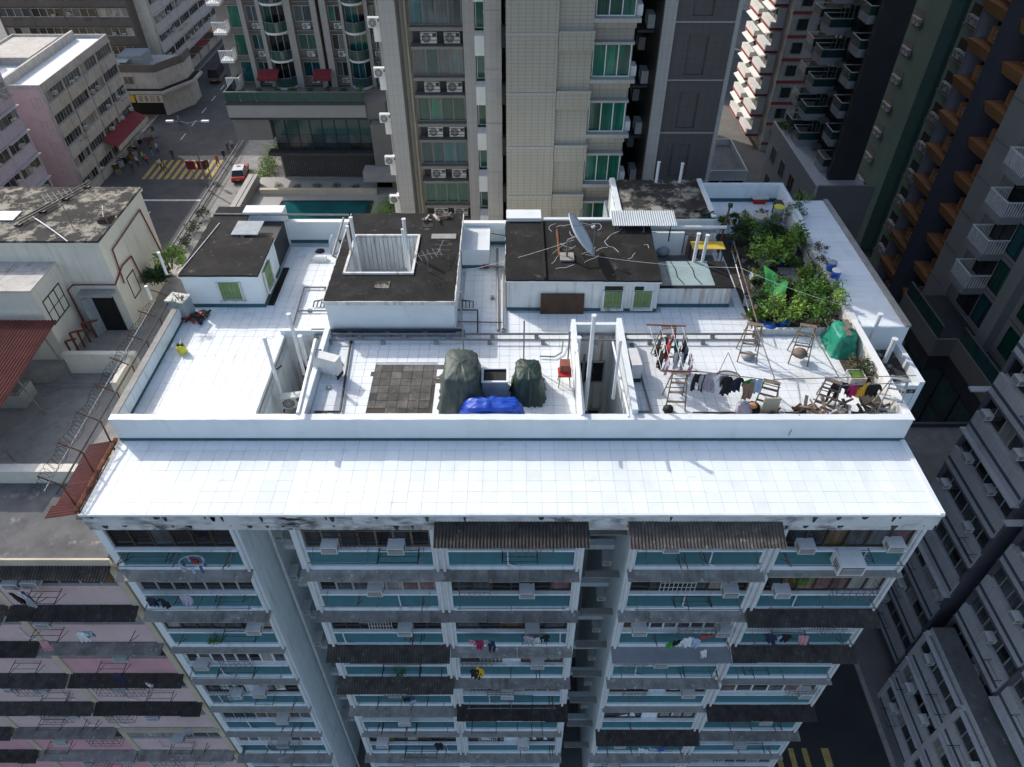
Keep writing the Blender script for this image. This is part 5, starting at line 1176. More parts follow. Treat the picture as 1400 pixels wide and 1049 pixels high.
# bags
def lump(name, label, cat, u, v, z, m, r, h, seed):
    rr = random.Random(seed); p = gp(u, v, z); b = MB(); prof = [(r * .75, 0), (r, h * .3), (r * .9, h * .65), (r * .45, h * .9), (r * .15, h)]
    b.lathe(prof, 12); b.v = [(x * (1 + rr.uniform(-.1, .1)), y * (1 + rr.uniform(-.1, .1)), zz) for x, y, zz in b.v]
    return tag(link(name, b.mesh(name, m, True), None, p), label, cat)
lump('sack', 'pale sack with yellow top among the rubbish by the leaning ladder', 'sack', 1015, 566, DZ, 'cloth_lilac', .3, .55, 1); lump('sack', 'dark sack beside the leaning ladder', 'sack', 1028, 562, DZ, 'cloth_black', .26, .42, 2); lump('rag', 'orange cloth lying on the dark sack', 'rag', 1029, 556, DZ + .4, 'orange', .16, .12, 3)
tag(part('board', MB().box(-.3, .3, -.02, .02, 0, .8), 'cream', None), 'cream board leaning by the leaning ladder', 'board').location = gp(1050, 566, DZ)
lump('pot', 'small black pot behind the parapet below the laundry', 'pot', 913, 563, DZ, 'black', .2, .3, 3)
lump('basin', 'grey basin under the garden-corner ladder', 'basin', 1022, 489, DZ, 'plastic_grey', .27, .25, 4); lump('basin', 'brown bundle on the rungs of the basin ladder', 'basin', 1093, 486, DZ + .25, 'wood_old', .3, .3, 5)
lump('sack', 'pale blue sack lying in the walled tank yard', 'sack', 905, 347, DZ, 'tank_grey', .36, .55, 6); lump('sack', 'grey bundle beside the pale blue sack in the tank yard', 'sack', 913, 341, DZ, 'cloth_grey', .33, .6, 7); lump('pot', 'brown pot in the walled tank yard', 'pot', 934, 344, DZ, 'pot_clay', .24, .35, 8)
yt = root('shelter', 'small table with a bright yellow sheet top in the tank yard', 'table', gp(963, 358, DZ)); POS[yt] = Vector()
part('top', MB().box(-.75, .75, -.3, .35, .85, .89), 'sheet_yellow', yt)
for sx in (-.68, .68):
    for sy in (-.25, .3): part('leg', MB().tube((sx, sy, 0), (sx, sy, .85), .025), 'metal_dark', yt)
tp = gp(981, 345, DZ); tpz = yp(992, 280, tp.y).z
pp = root('mast', 'tall rusty leaning post between the tank yard and the garden', 'post', tp); POS[pp] = Vector(); part('post', MB().tube((0, 0, 0), (.1, 0, tpz - DZ), .045, 6), 'rust', pp); part('cap', MB().box(.02, .2, -.08, .08, tpz - DZ - .12, tpz - DZ + .05), 'metal_dark', pp)
for i in range(3): part('stay', MB().tube((.08, 0, tpz - DZ - .3), (.9 - i * .6, -.6 + i * .2, .4), .012, 4), 'metal_dark', pp)
# left deck clutter
bt_ = root('bottle', 'yellow plastic bottle with black cap standing on the white deck', 'bottle', gp(250, 482, DZ)); POS[bt_] = Vector()
part('body', MB().lathe([(.16, 0), (.18, .05), (.18, .3), (.12, .38)], 12), 'yellow_plastic', bt_)
for s_x in (-.08, .08): part('cap', MB().lathe([(.07, .36), (.075, .43), (.03, .45)], 10, 0, (s_x, 0, 0)), 'black', bt_)
rk = root('wire_rack', 'collapsed white wire rack on the deck by the left parapet', 'rack', gp(236, 470, DZ)); POS[rk] = Vector()
for i in range(6): part('wire', MB().tube((-.3 + i * .1, .4, .0), (.1 + i * .12, -1.2 + i * .1, .05 + .5 * (i % 2)), .01, 4), 'pipe_white', rk)
cab = root('cabinet', 'grey old cabinet holding plants at the corner of the left parapet', 'cabinet', gp(252, 432, DZ), rad(-12)); POS[cab] = Vector()
part('body', MB().box(-.4, .4, -.3, .3, 0, .9), 'tank_grey', cab); part('door', MB().box(-.36, .36, -.325, -.302, .08, .82), 'plastic_grey', cab); part('top_tray', MB().box(-.42, .42, -.32, .32, .9, .96), 'pot_white', cab)
lump('hose', 'coiled brown hose lying beside the shuttered bulkhead', 'hose', 276, 432, DZ, 'wood_old', .35, .14, 9)
lump('water_drum', 'tall pale blue water bottle stack against the middle bulkhead', 'drum', 459, 345, DZ, 'corrugated_blue', .26, .95, 10)
tag(part('block', MB().box(-.3, .3, -.15, .15, 0, .2), 'bright_white', None), 'white concrete block on the tiles by the middle bulkhead', 'block').location = gp(438, 356, DZ)
lump('shoe', 'black rag lying on the tiles by the rear parapet', 'rag', 438, 344, DZ, 'black', .22, .08, 11)

# razor-wire fence on the left boundary
fn = root('razor_wire_fence', 'rusty fence with razor wire coils along the left edge of the white roof', 'fence', (-14.5, 15, -1.0)); POS[fn] = Vector((-14.5, 15, -1.0)) * 0
POS[fn] = Vector((-14.5, 15, -1.0))
part('rail', MB().tube((-14.55, 14.6, .75), (-14.3, 25.2, 1.15), .035, 6), 'metal_dark', fn); part('rail', MB().tube((-15.0, 14.7, .75), (-14.85, 24.5, 1.2), .018, 5), 'metal_grey', fn)
for i in range(8):
    y = 14.9 + i * 1.42; part('post', MB().tube((-14.5, y, -1.0), (-14.5 + .03 * i, y, .8 + .05 * i), .03, 5).tube((-14.5, y, .8 + .05 * i), (-15.1, y, 1.25 + .03 * i), .025, 5), 'rust', fn)
mesh_ = MB()
for i in range(100): mesh_.tube((-14.53, 14.7 + i * .104, -.7), (-14.50 + .002 * i, 14.7 + i * .104, .75 + i * .004), .0055, 3)
part('wire_mesh', mesh_, 'metal_grey', fn)['kind'] = 'stuff'
cl = MB(); pts = []
for i in range(52 * 12):
    t = i / 12; th = t * 2 * math.pi; pts.append(Vector((-15.05 + .21 * math.cos(th) + .06 * math.sin(t), 14.4 + .195 * t + .08 * math.sin(th), .95 + .2 * math.sin(th))))
cl.path(pts, .008, 3); part('razor_coil', cl, 'metal_dark', fn)

# ================================================================== plants
def foliage(n, rx, ry, rz_, ls, seed, up=0.):
    rr = random.Random(seed); b = MB(); cl = []
    for _ in range(max(5, n // 22)):
        while True:
            c = Vector((rr.uniform(-1, 1), rr.uniform(-1, 1), rr.uniform(-.9, 1)))
            if .25 < c.length < 1: break
        cl.append(Vector((c.x * rx, c.y * ry, c.z * rz_)))
    vs = []; fs = []
    for _ in range(n):
        c = rr.choice(cl); p = c + Vector((rr.gauss(0, .2 * rx), rr.gauss(0, .2 * ry), rr.gauss(0, .2 * rz_)))
        d = Vector((rr.gauss(0, 1), rr.gauss(0, 1), rr.gauss(.1 + up, .6))).normalized(); s = d.orthogonal().normalized(); s.rotate(Matrix.Rotation(rr.uniform(0, 6.28), 3, d)); L = ls * rr.uniform(.6, 1.3); W = L * (.26 if not up else .1)
        k = len(vs); dr = Vector((0, 0, -.25 * L))
        vs += [p, p + d * L * .5 + s * W, p + d * L + dr, p + d * L * .5 - s * W]; fs += [(k, k + 1, k + 2), (k, k + 2, k + 3)]
    b.add(vs, fs); return b
FOL = {}
def fol(kind, m, v):
    k = (kind, m, v)
    if k not in FOL:
        FOL[k] = {'bush': lambda: foliage(420, .5, .5, .42, .13, v), 'tall': lambda: foliage(420, .38, .38, .7, .15, v), 'spiky': lambda: foliage(200, .25, .25, .12, .5, v, 1.1), 'sparse': lambda: foliage(160, .5, .5, .5, .14, v),
                  'tree': lambda: foliage(1100, .5, .5, .48, .07, v)}[kind]().mesh('foliage', m)
    return FOL[k]
POTS = [MB().lathe([(.13, 0), (.19, .3), (.21, .3), (.21, .34), (.17, .34), (.16, .30)], 10).mesh('pot', m) for m in ('pot_clay', 'pot_white', 'plastic_grey', 'plastic_blue', 'black')]
def plant(label, p, s, kind, m, v=0, pot=0, group=None, cat='plant', name='potted_plant', sz=None):
    o = root(name, label, cat, p, R.uniform(0, 6), group); hz = {'bush': .62, 'tall': .85, 'spiky': .42, 'sparse': .7, 'tree': .6}[kind]
    if pot is not None: kid(o, POTS[pot % len(POTS)], 'pot', (0, 0, 0), (max(.6, s),) * 3)
    kid(o, fol(kind, m, v), 'foliage', (0, 0, (.2 if pot is not None else 0) + hz * (sz or s)), (s * 1.15, s * 1.15, (sz or s)))
    st_ = MB()
    for i in range(4): st_.tube((0, 0, .05), (R.uniform(-.25, .25) * s, R.uniform(-.25, .25) * s, hz * s * 1.2), .02 * max(.5, s), 4, .008)
    kid(o, st_.mesh('stem', 'stem'), 'stem', (0, 0, .1)); return o
GP = [(1008, 330, .85, 'spiky', 'leaf_dark', 'dark spiky plant at the rear corner of the roof garden'), (1030, 340, .9, 'bush', 'leaf', 'round green shrub behind the bright bushes of the roof garden'), (1045, 368, 1.3, 'bush', 'leaf_light', 'large bright green bush beside the wire rail of the roof garden'),
      (1066, 362, 1.0, 'tall', 'leaf_light', 'tall light green plant above the green netting'), (1060, 330, .75, 'spiky', 'leaf_dark', 'spiky dark plant by the blue drums'), (1086, 308, .9, 'bush', 'leaf_dark', 'dark shrub beside the rear of the right wing roof'),
      (1082, 345, .95, 'tall', 'leaf', 'tall green plant in the centre of the roof garden'), (1099, 348, .6, 'sparse', 'leaf_light', 'sparse yellow-green plant beside the reddish pots'), (1112, 356, .7, 'bush', 'leaf_dry', 'brownish dry shrub in a long trough'), (1124, 376, .7, 'bush', 'leaf_dry', 'brownish dry shrub near the blue barrels'),
      (1120, 408, .95, 'bush', 'leaf_light', 'light green bush against the mottled garden wall'), (1137, 432, .75, 'tall', 'leaf_light', 'broad-leaved light plant at the mottled garden wall'), (1098, 425, 1.15, 'bush', 'leaf', 'big green bush in front of the pale stepping slabs'),
      (1068, 448, 1.25, 'bush', 'leaf_light', 'bright bush at the front kerb of the roof garden'), (1048, 438, .8, 'bush', 'leaf', 'green bush beside the front corner of the roof garden'), (1112, 452, .85, 'tall', 'leaf', 'green plant at the front kerb near the emerald tarpaulin'), (1085, 372, .6, 'bush', 'leaf', 'small green bush next to the pale stepping slabs'),
      (1032, 398, .5, 'spiky', 'leaf_dark', 'small dark spiky plant along the wire rail'), (1042, 420, .6, 'bush', 'leaf', 'small shrub under the green netting'), (1030, 442, .6, 'spiky', 'leaf_light', 'light spiky plant outside the front corner of the garden'), (1080, 296, .5, 'sparse', 'leaf', 'sparse vine at the rear garden wall'),
      (1095, 288, .8, 'sparse', 'leaf_light', 'wispy climbing plant rising over the rear wall'), (1075, 405, .7, 'bush', 'leaf', 'green bush in front of the netting'), (1058, 408, .8, 'bush', 'leaf_dark', 'dark bush on the tank-yard side of the netting'), (1092, 395, .7, 'tall', 'leaf_light', 'tall light plant at the edge of the stepping slabs'), (1108, 388, .75, 'bush', 'leaf', 'green bush beside the grey trough planters'), (1052, 318, .7, 'bush', 'leaf_dry', 'dry brown bush behind the blue drums'), (1070, 345, .8, 'bush', 'leaf_dark', 'dark bush behind the netting')]
for i, (u, v, s, k_, m, lb) in enumerate(GP): plant(lb, gp(u, v, DZ), s, k_, m, i % 3, i, sz=s * 1.05)
for i in range(56):
    x, y = R.uniform(10.4, 13.5), R.uniform(23.6, 32.6); k_ = R.choice(['bush', 'bush', 'spiky', 'sparse', 'tall'])
    m_ = R.choice(['leaf', 'leaf', 'leaf_dark', 'leaf_light', 'leaf_dry']); c_ = {'leaf': 'green', 'leaf_dark': 'dark green', 'leaf_light': 'light green', 'leaf_dry': 'dry brown'}[m_]
    plant(f"small {c_} {k_} plant in a {['clay', 'white', 'grey', 'blue', 'black'][i % 5]} pot of the roof garden", (x, y, DZ), R.uniform(.3, .62), k_, m_, i % 3, i, 'small pots in the roof garden')
part('garden_bed', MB().box(10.0, 13.75, 23.4, 31.2, DZ - .02, DZ + .035), 'soil', WB)
part('garden_kerb', MB().box(9.9, 13.78, 23.28, 23.42, DZ - .02, DZ + .28), 'wall_stained', WB)
rl = root('wire_rail', 'rickety pole rail along the garden side of the tank yard', 'rail', gp(1035, 440, DZ)); POS[rl] = gp(1035, 440, DZ)
a, b = gp(1035, 440, 1.1), gp(1003, 330, 1.1); part('top_pole', MB().tube(a, b, .03), 'wood_old', rl); part('low_pole', MB().tube(a - Vector((0, 0, .45)), b - Vector((0, 0, .45)), .025), 'pipe_white', rl)
for i in range(6): q = a.lerp(b, i / 5); part('post', MB().tube((q.x, q.y, DZ), q, .028), 'wood_old', rl)
# green netting
nb_ = MB(); n = 10; vs = []; A, B_, C_, D_ = gp(1044, 362, 1.25), gp(1078, 386, 1.3), gp(1070, 412, 1.05), gp(1046, 398, 1.0)
for i in range(n + 1):
    for j in range(n + 1):
        s, t = i / n, j / n; p = A.lerp(B_, s).lerp(D_.lerp(C_, s), t); p.z += .12 * math.sin(7 * s + 3 * t) * math.sin(math.pi * t); vs.append(p)
fs = [(i * (n + 1) + j, (i + 1) * (n + 1) + j, (i + 1) * (n + 1) + j + 1, i * (n + 1) + j + 1) for i in range(n) for j in range(n)]
nb_.add(vs, fs); nb_.add([q - Vector((0, 0, .015)) for q in vs], fs); tag(part('netting', nb_, 'net_green', None, True), 'bright green netting draped over the garden bed', 'netting')
for i, (u, v) in enumerate(((1084, 382), (1080, 395), (1075, 372), (1090, 402))):
    tag(part('stepping_slab', MB().box(-.35, .35, -.28, .28, 0, .06), 'concrete', None), 'pale concrete stepping slab on the garden path', 'slab', 'slabs of the garden path').location = gp(u, v, DZ + .04 + .004 * i)
for i in range(4):
    p = gp(1108 + i * 5, 362 + i * 12, DZ); thing_box('planter', 'long grey trough planter beside the right wing', 'planter', p.x, p.y, DZ + .03, .5, .8, .4, 'pot_white', 'soil')['group'] = 'trough planters of the roof garden'
def drum(label, u, v, z, r, h, m, top=None, name='drum', cat='drum'):
    o = root(name, label, cat, gp(u, v, z)); POS[o] = Vector()
    part('body', MB().lathe([(r * .92, 0), (r, .03), (r, h * .33), (r * 1.03, h * .35), (r, h * .38), (r, h * .7), (r * 1.03, h * .72), (r, h * .75), (r * .95, h)], 14), m, o, True)
    if top: part('lid', MB().lathe([(r * 1.02, h), (r * 1.05, h + .03), (r * .9, h + .05)], 14), top, o)
    return o
drum('round table made from a drum with a beige disc top', 1016, 312, DZ, .32, .62, 'plastic_blue', 'cream'); drum('grey drum with a beige disc top next to the blue one', 1036, 313, DZ, .33, .68, 'tank_grey', 'cream')
drum('small brown bucket between the drums and the bushes', 1047, 311, DZ, .2, .35, 'pot_clay', None, 'bucket', 'bucket'); drum('green topped blue drum near the spiky plant', 1053, 316, DZ, .24, .5, 'plastic_blue', 'plastic_green')
drum('tall grey bin against the rear garden wall', 1060, 304, DZ, .26, .85, 'plastic_grey', 'yellow_plastic', 'bin', 'bin'); drum('black covered pot on the rear terrace by the side wall', 1062, 292, DZ, .28, .6, 'black', 'metal_dark', 'bin', 'bin')
drum('blue barrel standing on the right wing roof edge', 1134, 372, .9, .2, .5, 'plastic_blue', 'tank_grey', 'barrel', 'barrel'); drum('blue-grey barrel with pale rim beside the blue barrel', 1140, 382, .9, .2, .45, 'tarp_blue', 'bright_white', 'barrel', 'barrel'); drum('small blue tub at the front kerb of the roof garden', 1050, 452, DZ, .28, .3, 'plastic_blue', None, 'tub', 'tub')
rr_ = random.Random(77)
for i in range(26):
    u, v = rr_.uniform(1020, 1130), rr_.uniform(320, 452); kind = i % 4
    if kind == 0: drum(['white', 'grey', 'clay', 'blue'][i // 4 % 4] + ' round tub tucked between the pots of the roof garden', u, v, DZ + .03, rr_.uniform(.13, .22), rr_.uniform(.2, .45), ['pot_white', 'plastic_grey', 'pot_clay', 'plastic_blue'][i // 4 % 4], None, 'tub', 'tub')['group'] = 'tubs in the roof garden'
    elif kind == 1: thing_box('planter', 'foam box planter tucked between the pots of the roof garden', 'planter', *gp(u, v, DZ)[:2], DZ + .03, .5, .35, .28, rr_.choice(['pot_white', 'concrete', 'bright_white']), 'soil', rr_.uniform(-.3, .3))['group'] = 'foam box planters in the roof garden'
    elif kind == 2: p_ = gp(u, v, DZ); tag(part('cane', MB().tube(p_, p_ + Vector((rr_.uniform(-.5, .5), rr_.uniform(-.5, .5), rr_.uniform(1.0, 1.7))), .016, 5), 'wood_old', None), 'bamboo cane propped among the garden plants', 'cane', 'garden canes')
    else: p_ = gp(u, v, DZ + .35); tag(part('plank', MB().bar(p_, p_ + Vector((rr_.uniform(-.5, .5), rr_.uniform(.3, .9), rr_.uniform(-.1, .3))), .14, .03), rr_.choice(['wood_old', 'greyband']), None), 'loose board laid over the garden pots', 'plank', 'boards over the garden pots')
rb = root('box', 'red box with a lilac lid on the rear terrace', 'box', gp(1037, 277, DZ)); POS[rb] = Vector(); part('body', MB().box(-.3, .3, -.2, .2, 0, .3), 'plastic_red', rb); part('tray', MB().box(-.42, .42, -.25, .25, .3, .36), 'pot_white', rb); part('lid', MB().box(-.3, .3, .2, .24, .36, .85), 'cloth_lilac', rb)
heap('junk_pile', 'heap of sticks and pots against the mottled garden wall', 1140, 445, ['wood_old', 'greyband', 'board_brown'], 1.4, 1.2, .4, 21, 22, 'rubbish')
heap('junk_pile', 'black sacks and green scraps at the corner of the rear lichened roof', 965, 292, ['black', 'plastic_green', 'metal_dark'], .9, .3, .2, 22, 8, 'rubbish', 1.98)
plant('leafy plant growing from the grey cabinet by the left parapet', gp(246, 415, DZ + .9), .5, 'sparse', 'leaf', 1, None); plant('dark bush at the boundary wall of the lower roof', gp(218, 392, -2.0), 1.3, 'spiky', 'leaf_dark', 2, None, name='shrub'); plant('green weeds sprouting at the corner of the shuttered bulkhead', gp(237, 372, -1.2), 1.3, 'bush', 'leaf_light', 0, None, name='shrub')
plant('low dry plant in the corner bed by the emerald tarpaulin', gp(1168, 502, DZ), .6, 'bush', 'leaf_dry', 1, None, name='shrub'); plant('feathery green plant along the right parapet bed', gp(1182, 515, DZ), .7, 'bush', 'leaf_dark', 2, None, name='shrub')
p = gp(1168, 520, DZ); thing_box('planter', 'white framed planter of green seedlings in the corner bed', 'planter', p.x, p.y, DZ + .02, .6, .55, .25, 'pot_white', 'leaf')
# street planting
for i in range(9):
    q = gp(352, 232 + i * 4.6, GZ); plant('leafy green shrub in the hedge beside the driveway', (-33.3 + .3 * math.sin(i * 2), 82 + i * 2.3, GZ), 1.9 + .5 * R.random(), 'tree', R.choice(['leaf_light', 'leaf']), i % 3, None, 'hedge shrubs by the driveway', 'shrub', 'shrub', 2.6)
for i in range(5): plant('clipped round shrub on the forecourt of the pool podium', (-27.5 + i * 2.3, 78.2, -21.8), .9, 'tree', 'leaf_dark', i % 3, None, 'shrubs on the pool forecourt', 'shrub', 'shrub')
for i in range(3): plant('pale flowering shrub beside the pool', (-14.4 + .7 * i, 70.5 + 1.4 * i, -21.8), 2.0, 'tree', 'leaf_light', i, None, 'shrubs beside the pool', 'shrub', 'shrub')
for i in range(8): plant('small potted shrub on the planted podium terrace', (-30.5 + i * 1.9, 82.2 + (i % 3) * .5, -12.3), R.uniform(.5, .9), 'bush', R.choice(['leaf', 'leaf_dark']), i % 3, i, 'pots on the podium terrace')
for i in range(7): plant('low dark weeds along the verge of the left road', (-38.7 + R.uniform(-.5, .4), 62 + i * 3.1, GZ), 1.5, 'bush', 'leaf_dark', i % 3, None, 'weeds on the road verge', 'shrub', 'shrub')
plant('small tree on the white podium roof', (30.2, 77.6, -14.6), 1.6, 'tree', 'leaf', 1, None, None, 'tree', 'small_tree')

# ================================================================== street
def car(name, label, loc, rz, bodym, roofm, L=4.6, W=1.75, Hh=1.45, taxi=False, van=False):
    o = root(name, label, 'van' if van else 'taxi', loc, rz); POS[o] = Vector()
    h1 = .85 if not van else 1.0
    prof = [(-L / 2, .3), (L / 2, .3), (L / 2, .7), (L * .46, h1), (-L * .47, h1 + .02), (-L / 2, .75)]
    b = MB(); vs = [(s * W / 2 * (1 if z < .8 else .95), y, z) for s in (-1, 1) for y, z in prof]; n = len(prof)
    b.add(vs, [tuple(range(n - 1, -1, -1)), tuple(range(n, 2 * n))] + [(i, (i + 1) % n, n + (i + 1) % n, n + i) for i in range(n)]); part('body', b, bodym, o)
    c0, c1, c2, c3 = (-L * .40, -L * .26, L * .10, L * .26) if not van else (-L * .49, -L * .47, L * .28, L * .40)
    cab_ = [(c0, h1), (c3, h1), (c2, Hh), (c1, Hh)]; b = MB(); vs = [(s * W / 2 * (.94 if z < Hh else .78), y, z) for s in (-1, 1) for y, z in cab_]
    b.add(vs, [(3, 2, 1, 0), (4, 5, 6, 7)] + [(i, (i + 1) % 4, 4 + (i + 1) % 4, 4 + i) for i in range(4)]); part('cabin_glass', b, 'glass_dark', o)
    part('roof', MB().box(-W * .40, W * .40, c1 - .05, c2 + .05, Hh, Hh + .05), roofm, o)
    for sx in (-1, 1):
        for y in (c1 - .0, (c1 + c2) / 2, c2): part('pillar', MB().bar((sx * W * .47, y + (.25 if y == c2 else (-.35 if y == c1 else 0)), h1), (sx * W * .39, y, Hh), .06, .06), roofm, o)
        for y in (-L * .31, L * .31):
            wh = part('wheel', MB().tube((sx * W * .40, y, .31), (sx * W * .51, y, .31), .31, 14), 'tyre', o); part('rim', MB().tube((sx * W * .51, y, .31), (sx * W * .515, y, .31), .18, 10), 'alu', wh)
        part('tail_light', MB().box(sx * W * .42 - .13, sx * W * .42 + .13, -L / 2 - .02, -L / 2 + .02, .6, .75), 'lamp_red', o); part('headlight', MB().box(sx * W * .40 - .14, sx * W * .40 + .14, L / 2 - .02, L / 2 + .02, .55, .68), 'taxi_silver', o)
    part('bumper', MB().box(-W * .46, W * .46, -L / 2 - .06, -L / 2 + .03, .32, .5), 'black', o); part('number_plate', MB().box(-.25, .25, -L / 2 - .035, -L / 2 - .01, .55, .67), 'sign_yellow', o)
    if taxi: part('roof_sign', MB().box(-.25, .25, -.08, .08, Hh + .05, Hh + .2), 'bright_white', o)
    return o
p = gp(327, 246, GZ + .02); car('taxi', 'red taxi with silver roof parked on the driveway by the hedge', p + Vector((0, 1, 0)), rad(8), 'taxi_red', 'taxi_silver', taxi=True)
p = gp(299, 108, GZ); car('delivery_van', 'dark van with red tail lights driving up the narrow street', p, rad(4), 'brown_wall', 'black', 5.0, 1.9, 2.3, van=True)
def person_mesh(pose):
    me = bpy.data.meshes.new('person'); s = 1 if pose else 0
    vs = [(0, 0, .92), (0, 0, 1.15), (0, 0, 1.40), (0, 0, 1.52), (0, .02, 1.66), (.10, 0, .88), (.11, .16 * s, .48), (.11, .10 * s, .07), (.11, .22 * s + .02, .03), (-.10, 0, .88), (-.11, -.06 * s, .48), (-.11, -.34 * s, .10), (-.11, -.24 * s + .02, .03),
          (.20, 0, 1.38), (.25, -.10 * s, 1.12), (.25, .02, .86), (-.20, 0, 1.38), (-.25, .12 * s, 1.12), (-.24, .22 * s, .90)]
    es = [(0, 1), (1, 2), (2, 3), (3, 4), (0, 5), (5, 6), (6, 7), (7, 8), (0, 9), (9, 10), (10, 11), (11, 12), (2, 13), (13, 14), (14, 15), (2, 16), (16, 17), (17, 18)]
    rs = [.15, .14, .15, .06, .105, .10, .07, .05, .045, .10, .07, .05, .045, .075, .05, .035, .075, .05, .035]
    me.from_pydata(vs, es, []); o = bpy.data.objects.new('tmp', me); col.objects.link(o)
    m = o.modifiers.new('s', 'SKIN'); o.modifiers.new('ss', 'SUBSURF').levels = 1
    for i, r in enumerate(rs): me.skin_vertices[0].data[i].radius = (r, r * .8); 
    me.skin_vertices[0].data[0].use_root = True
    dg = bpy.context.evaluated_depsgraph_get(); out = bpy.data.meshes.new_from_object(o.evaluated_get(dg)); bpy.data.objects.remove(o); return out
def person_mat(shirt, legs):
    m = bpy.data.materials.new('clothes'); m.use_nodes = True; nt = m.node_tree; tc = N(nt, 'TexCoord'); sx = N(nt, 'SeparateXYZ'); nt.links.new(tc.outputs['Object'], sx.inputs[0])
    rp = N(nt, 'ValToRGB'); rp.color_ramp.interpolation = 'CONSTANT'; mp = N(nt, 'MapRange'); mp.inputs[2].default_value = 1.8; nt.links.new(sx.outputs[2], mp.inputs[0]); nt.links.new(mp.outputs[0], rp.inputs[0])
    e = rp.color_ramp.elements; e[0].color = (.02, .02, .02, 1); e[1].position = .05; e[1].color = (*legs, 1)
    for pos, c in ((.52, shirt), (.83, (.42, .25, .17)), (.925, (.015, .012, .01))): q = e.new(pos); q.color = (*c, 1)
    nt.links.new(rp.outputs[0], nt.nodes['Principled BSDF'].inputs[0]); nt.nodes['Principled BSDF'].inputs['Roughness'].default_value = .85; return m
PM = [person_mesh(0), person_mesh(1)]
PPL = [(222, 232, (.6, .6, .58), (.05, .05, .07), 'person in pale top crossing the yellow stripes'), (228, 236, (.45, .2, .05), (.04, .04, .05), 'person in orange top on the yellow crossing'), (238, 219, (.05, .05, .06), (.03, .03, .04), 'person in black striding over the dark road'), (217, 210, (.5, .5, .5), (.06, .07, .1), 'person in grey top near the left kerb'),
       (308, 220, (.03, .03, .03), (.02, .02, .03), 'person in black waiting by the roadside railing'), (313, 209, (.1, .12, .2), (.03, .03, .04), 'person in dark blue on the pavement beyond the railing'), (319, 206, (.5, .45, .42), (.05, .05, .05), 'person in beige top walking on the pavement beyond the railing'), (299, 227, (.5, .14, .05), (.05, .04, .04), 'person in orange-red jacket beside the traffic light'),
       (212, 186, (.08, .08, .1), (.03, .03, .03), 'person in dark clothes at the shop corner'), (198, 222, (.3, .55, .1), (.04, .04, .05), 'person in lime vest by the red awning'), (190, 228, (.5, .5, .52), (.04, .04, .05), 'person in white shirt under the red awning edge'), (183, 236, (.06, .06, .08), (.03, .03, .03), 'person in dark shirt next to the stall crates'),
       (203, 226, (.45, .1, .1), (.05, .05, .08), 'person in red shirt stepping off the left kerb'), (247, 172, (.3, .3, .33), (.03, .03, .04), 'person in grey at the far shop fronts')]
for i, (u, v, s, l, lb) in enumerate(PPL):
    me = PM[i % 2].copy(); me.materials.clear(); me.materials.append(person_mat(s, l)); me.polygons.foreach_set('use_smooth', [True] * len(me.polygons))
    o = link('person', me, None, gp(u, v, GZ + .01), R.uniform(0, 6.3)); tag(o, lb, 'person')
# street lamp, traffic light, railing
p = gp(286, 262, GZ); hl = yp(260, 168, p.y).z - GZ
sl_ = root('street_lamp', 'tall double-armed street lamp beside the yellow crossing', 'street lamp', p); POS[sl_] = Vector()
part('pole', MB().tube((0, 0, 0), (0, 0, hl), .13, 8, .07), 'metal_grey', sl_)
for s in (-1, 1): part('arm', MB().path([(0, 0, hl - .1), (s * .9, 0, hl + .15), (s * 1.9, 0, hl + .2)], .05, 6), 'metal_grey', sl_); part('lamp_head', MB().box(s * 2.2 - .45, s * 2.2 + .45, -.16, .16, hl + .12, hl + .3), 'bright_white', sl_)
def traffic(label, u, v, rz):
    o = root('traffic_light', label, 'traffic light', gp(u, v, GZ), rz); POS[o] = Vector(); part('pole', MB().tube((0, 0, 0), (0, 0, 3.4), .06), 'metal_grey', o); hd = part('head', MB().box(-.18, .18, -.15, .15, 2.4, 3.4), 'black', o)
    for i, m in enumerate(('lamp_red', 'sign_yellow', 'plastic_green')): part('lens', MB().tube((0, -.15, 3.22 - i * .3), (0, -.19, 3.22 - i * .3), .1, 10), m, hd)
traffic('traffic light on the right side of the yellow crossing', 291, 251, 0); traffic('traffic light across the road by the red awning', 214, 226, .5)
ad = root('banner', 'pair of red banner boards on the lamp side of the crossing', 'banner', gp(274, 245, GZ)); POS[ad] = Vector()
for s in (-.75, .75): part('board', MB().box(s - .6, s + .6, -.04, .04, 1.4, 2.6), 'canvas_red', ad); part('post', MB().tube((s, .05, 0), (s, .05, 1.5), .05), 'metal_grey', ad)
rg_ = root('railing', 'grey steel pedestrian railing between the left road and the driveway', 'railing', (-39.7, 75, GZ)); POS[rg_] = Vector((-39.7, 75, GZ))
part('rail', MB().box(-39.74, -39.66, 66, 118, GZ + 1.0, GZ + 1.06), 'metal_grey', rg_); part('rail', MB().box(-39.73, -39.67, 66, 118, GZ + .25, GZ + .3), 'metal_grey', rg_)
bar_ = cube('metal_grey')
for i in range(104): link('baluster', bar_, rg_, (-39.7, 66.2 + i * .5, GZ + .5), None, (.04, .04, 1.0))
rg2 = root('railing', 'steel pedestrian railing beside the yellow lines of the right street', 'railing', (16.4, 20, GZ)); POS[rg2] = Vector((16.4, 20, GZ))
for z_ in (.3, .65, 1.05): part('rail', MB().box(16.37, 16.43, 18.6, 30, GZ + z_, GZ + z_ + .05), 'metal_grey', rg2)
for i in range(12): part('post', MB().box(16.36, 16.44, 18.6 + i, 18.68 + i, GZ, GZ + 1.1), 'metal_grey', rg2)
dwl = tag(part('boundary_wall', MB().box(-31.3, -30.7, 60, 80, GZ, GZ + 6.4), 'tower_grey', None), 'grey boundary wall between the hedge and the pool podium', 'wall')
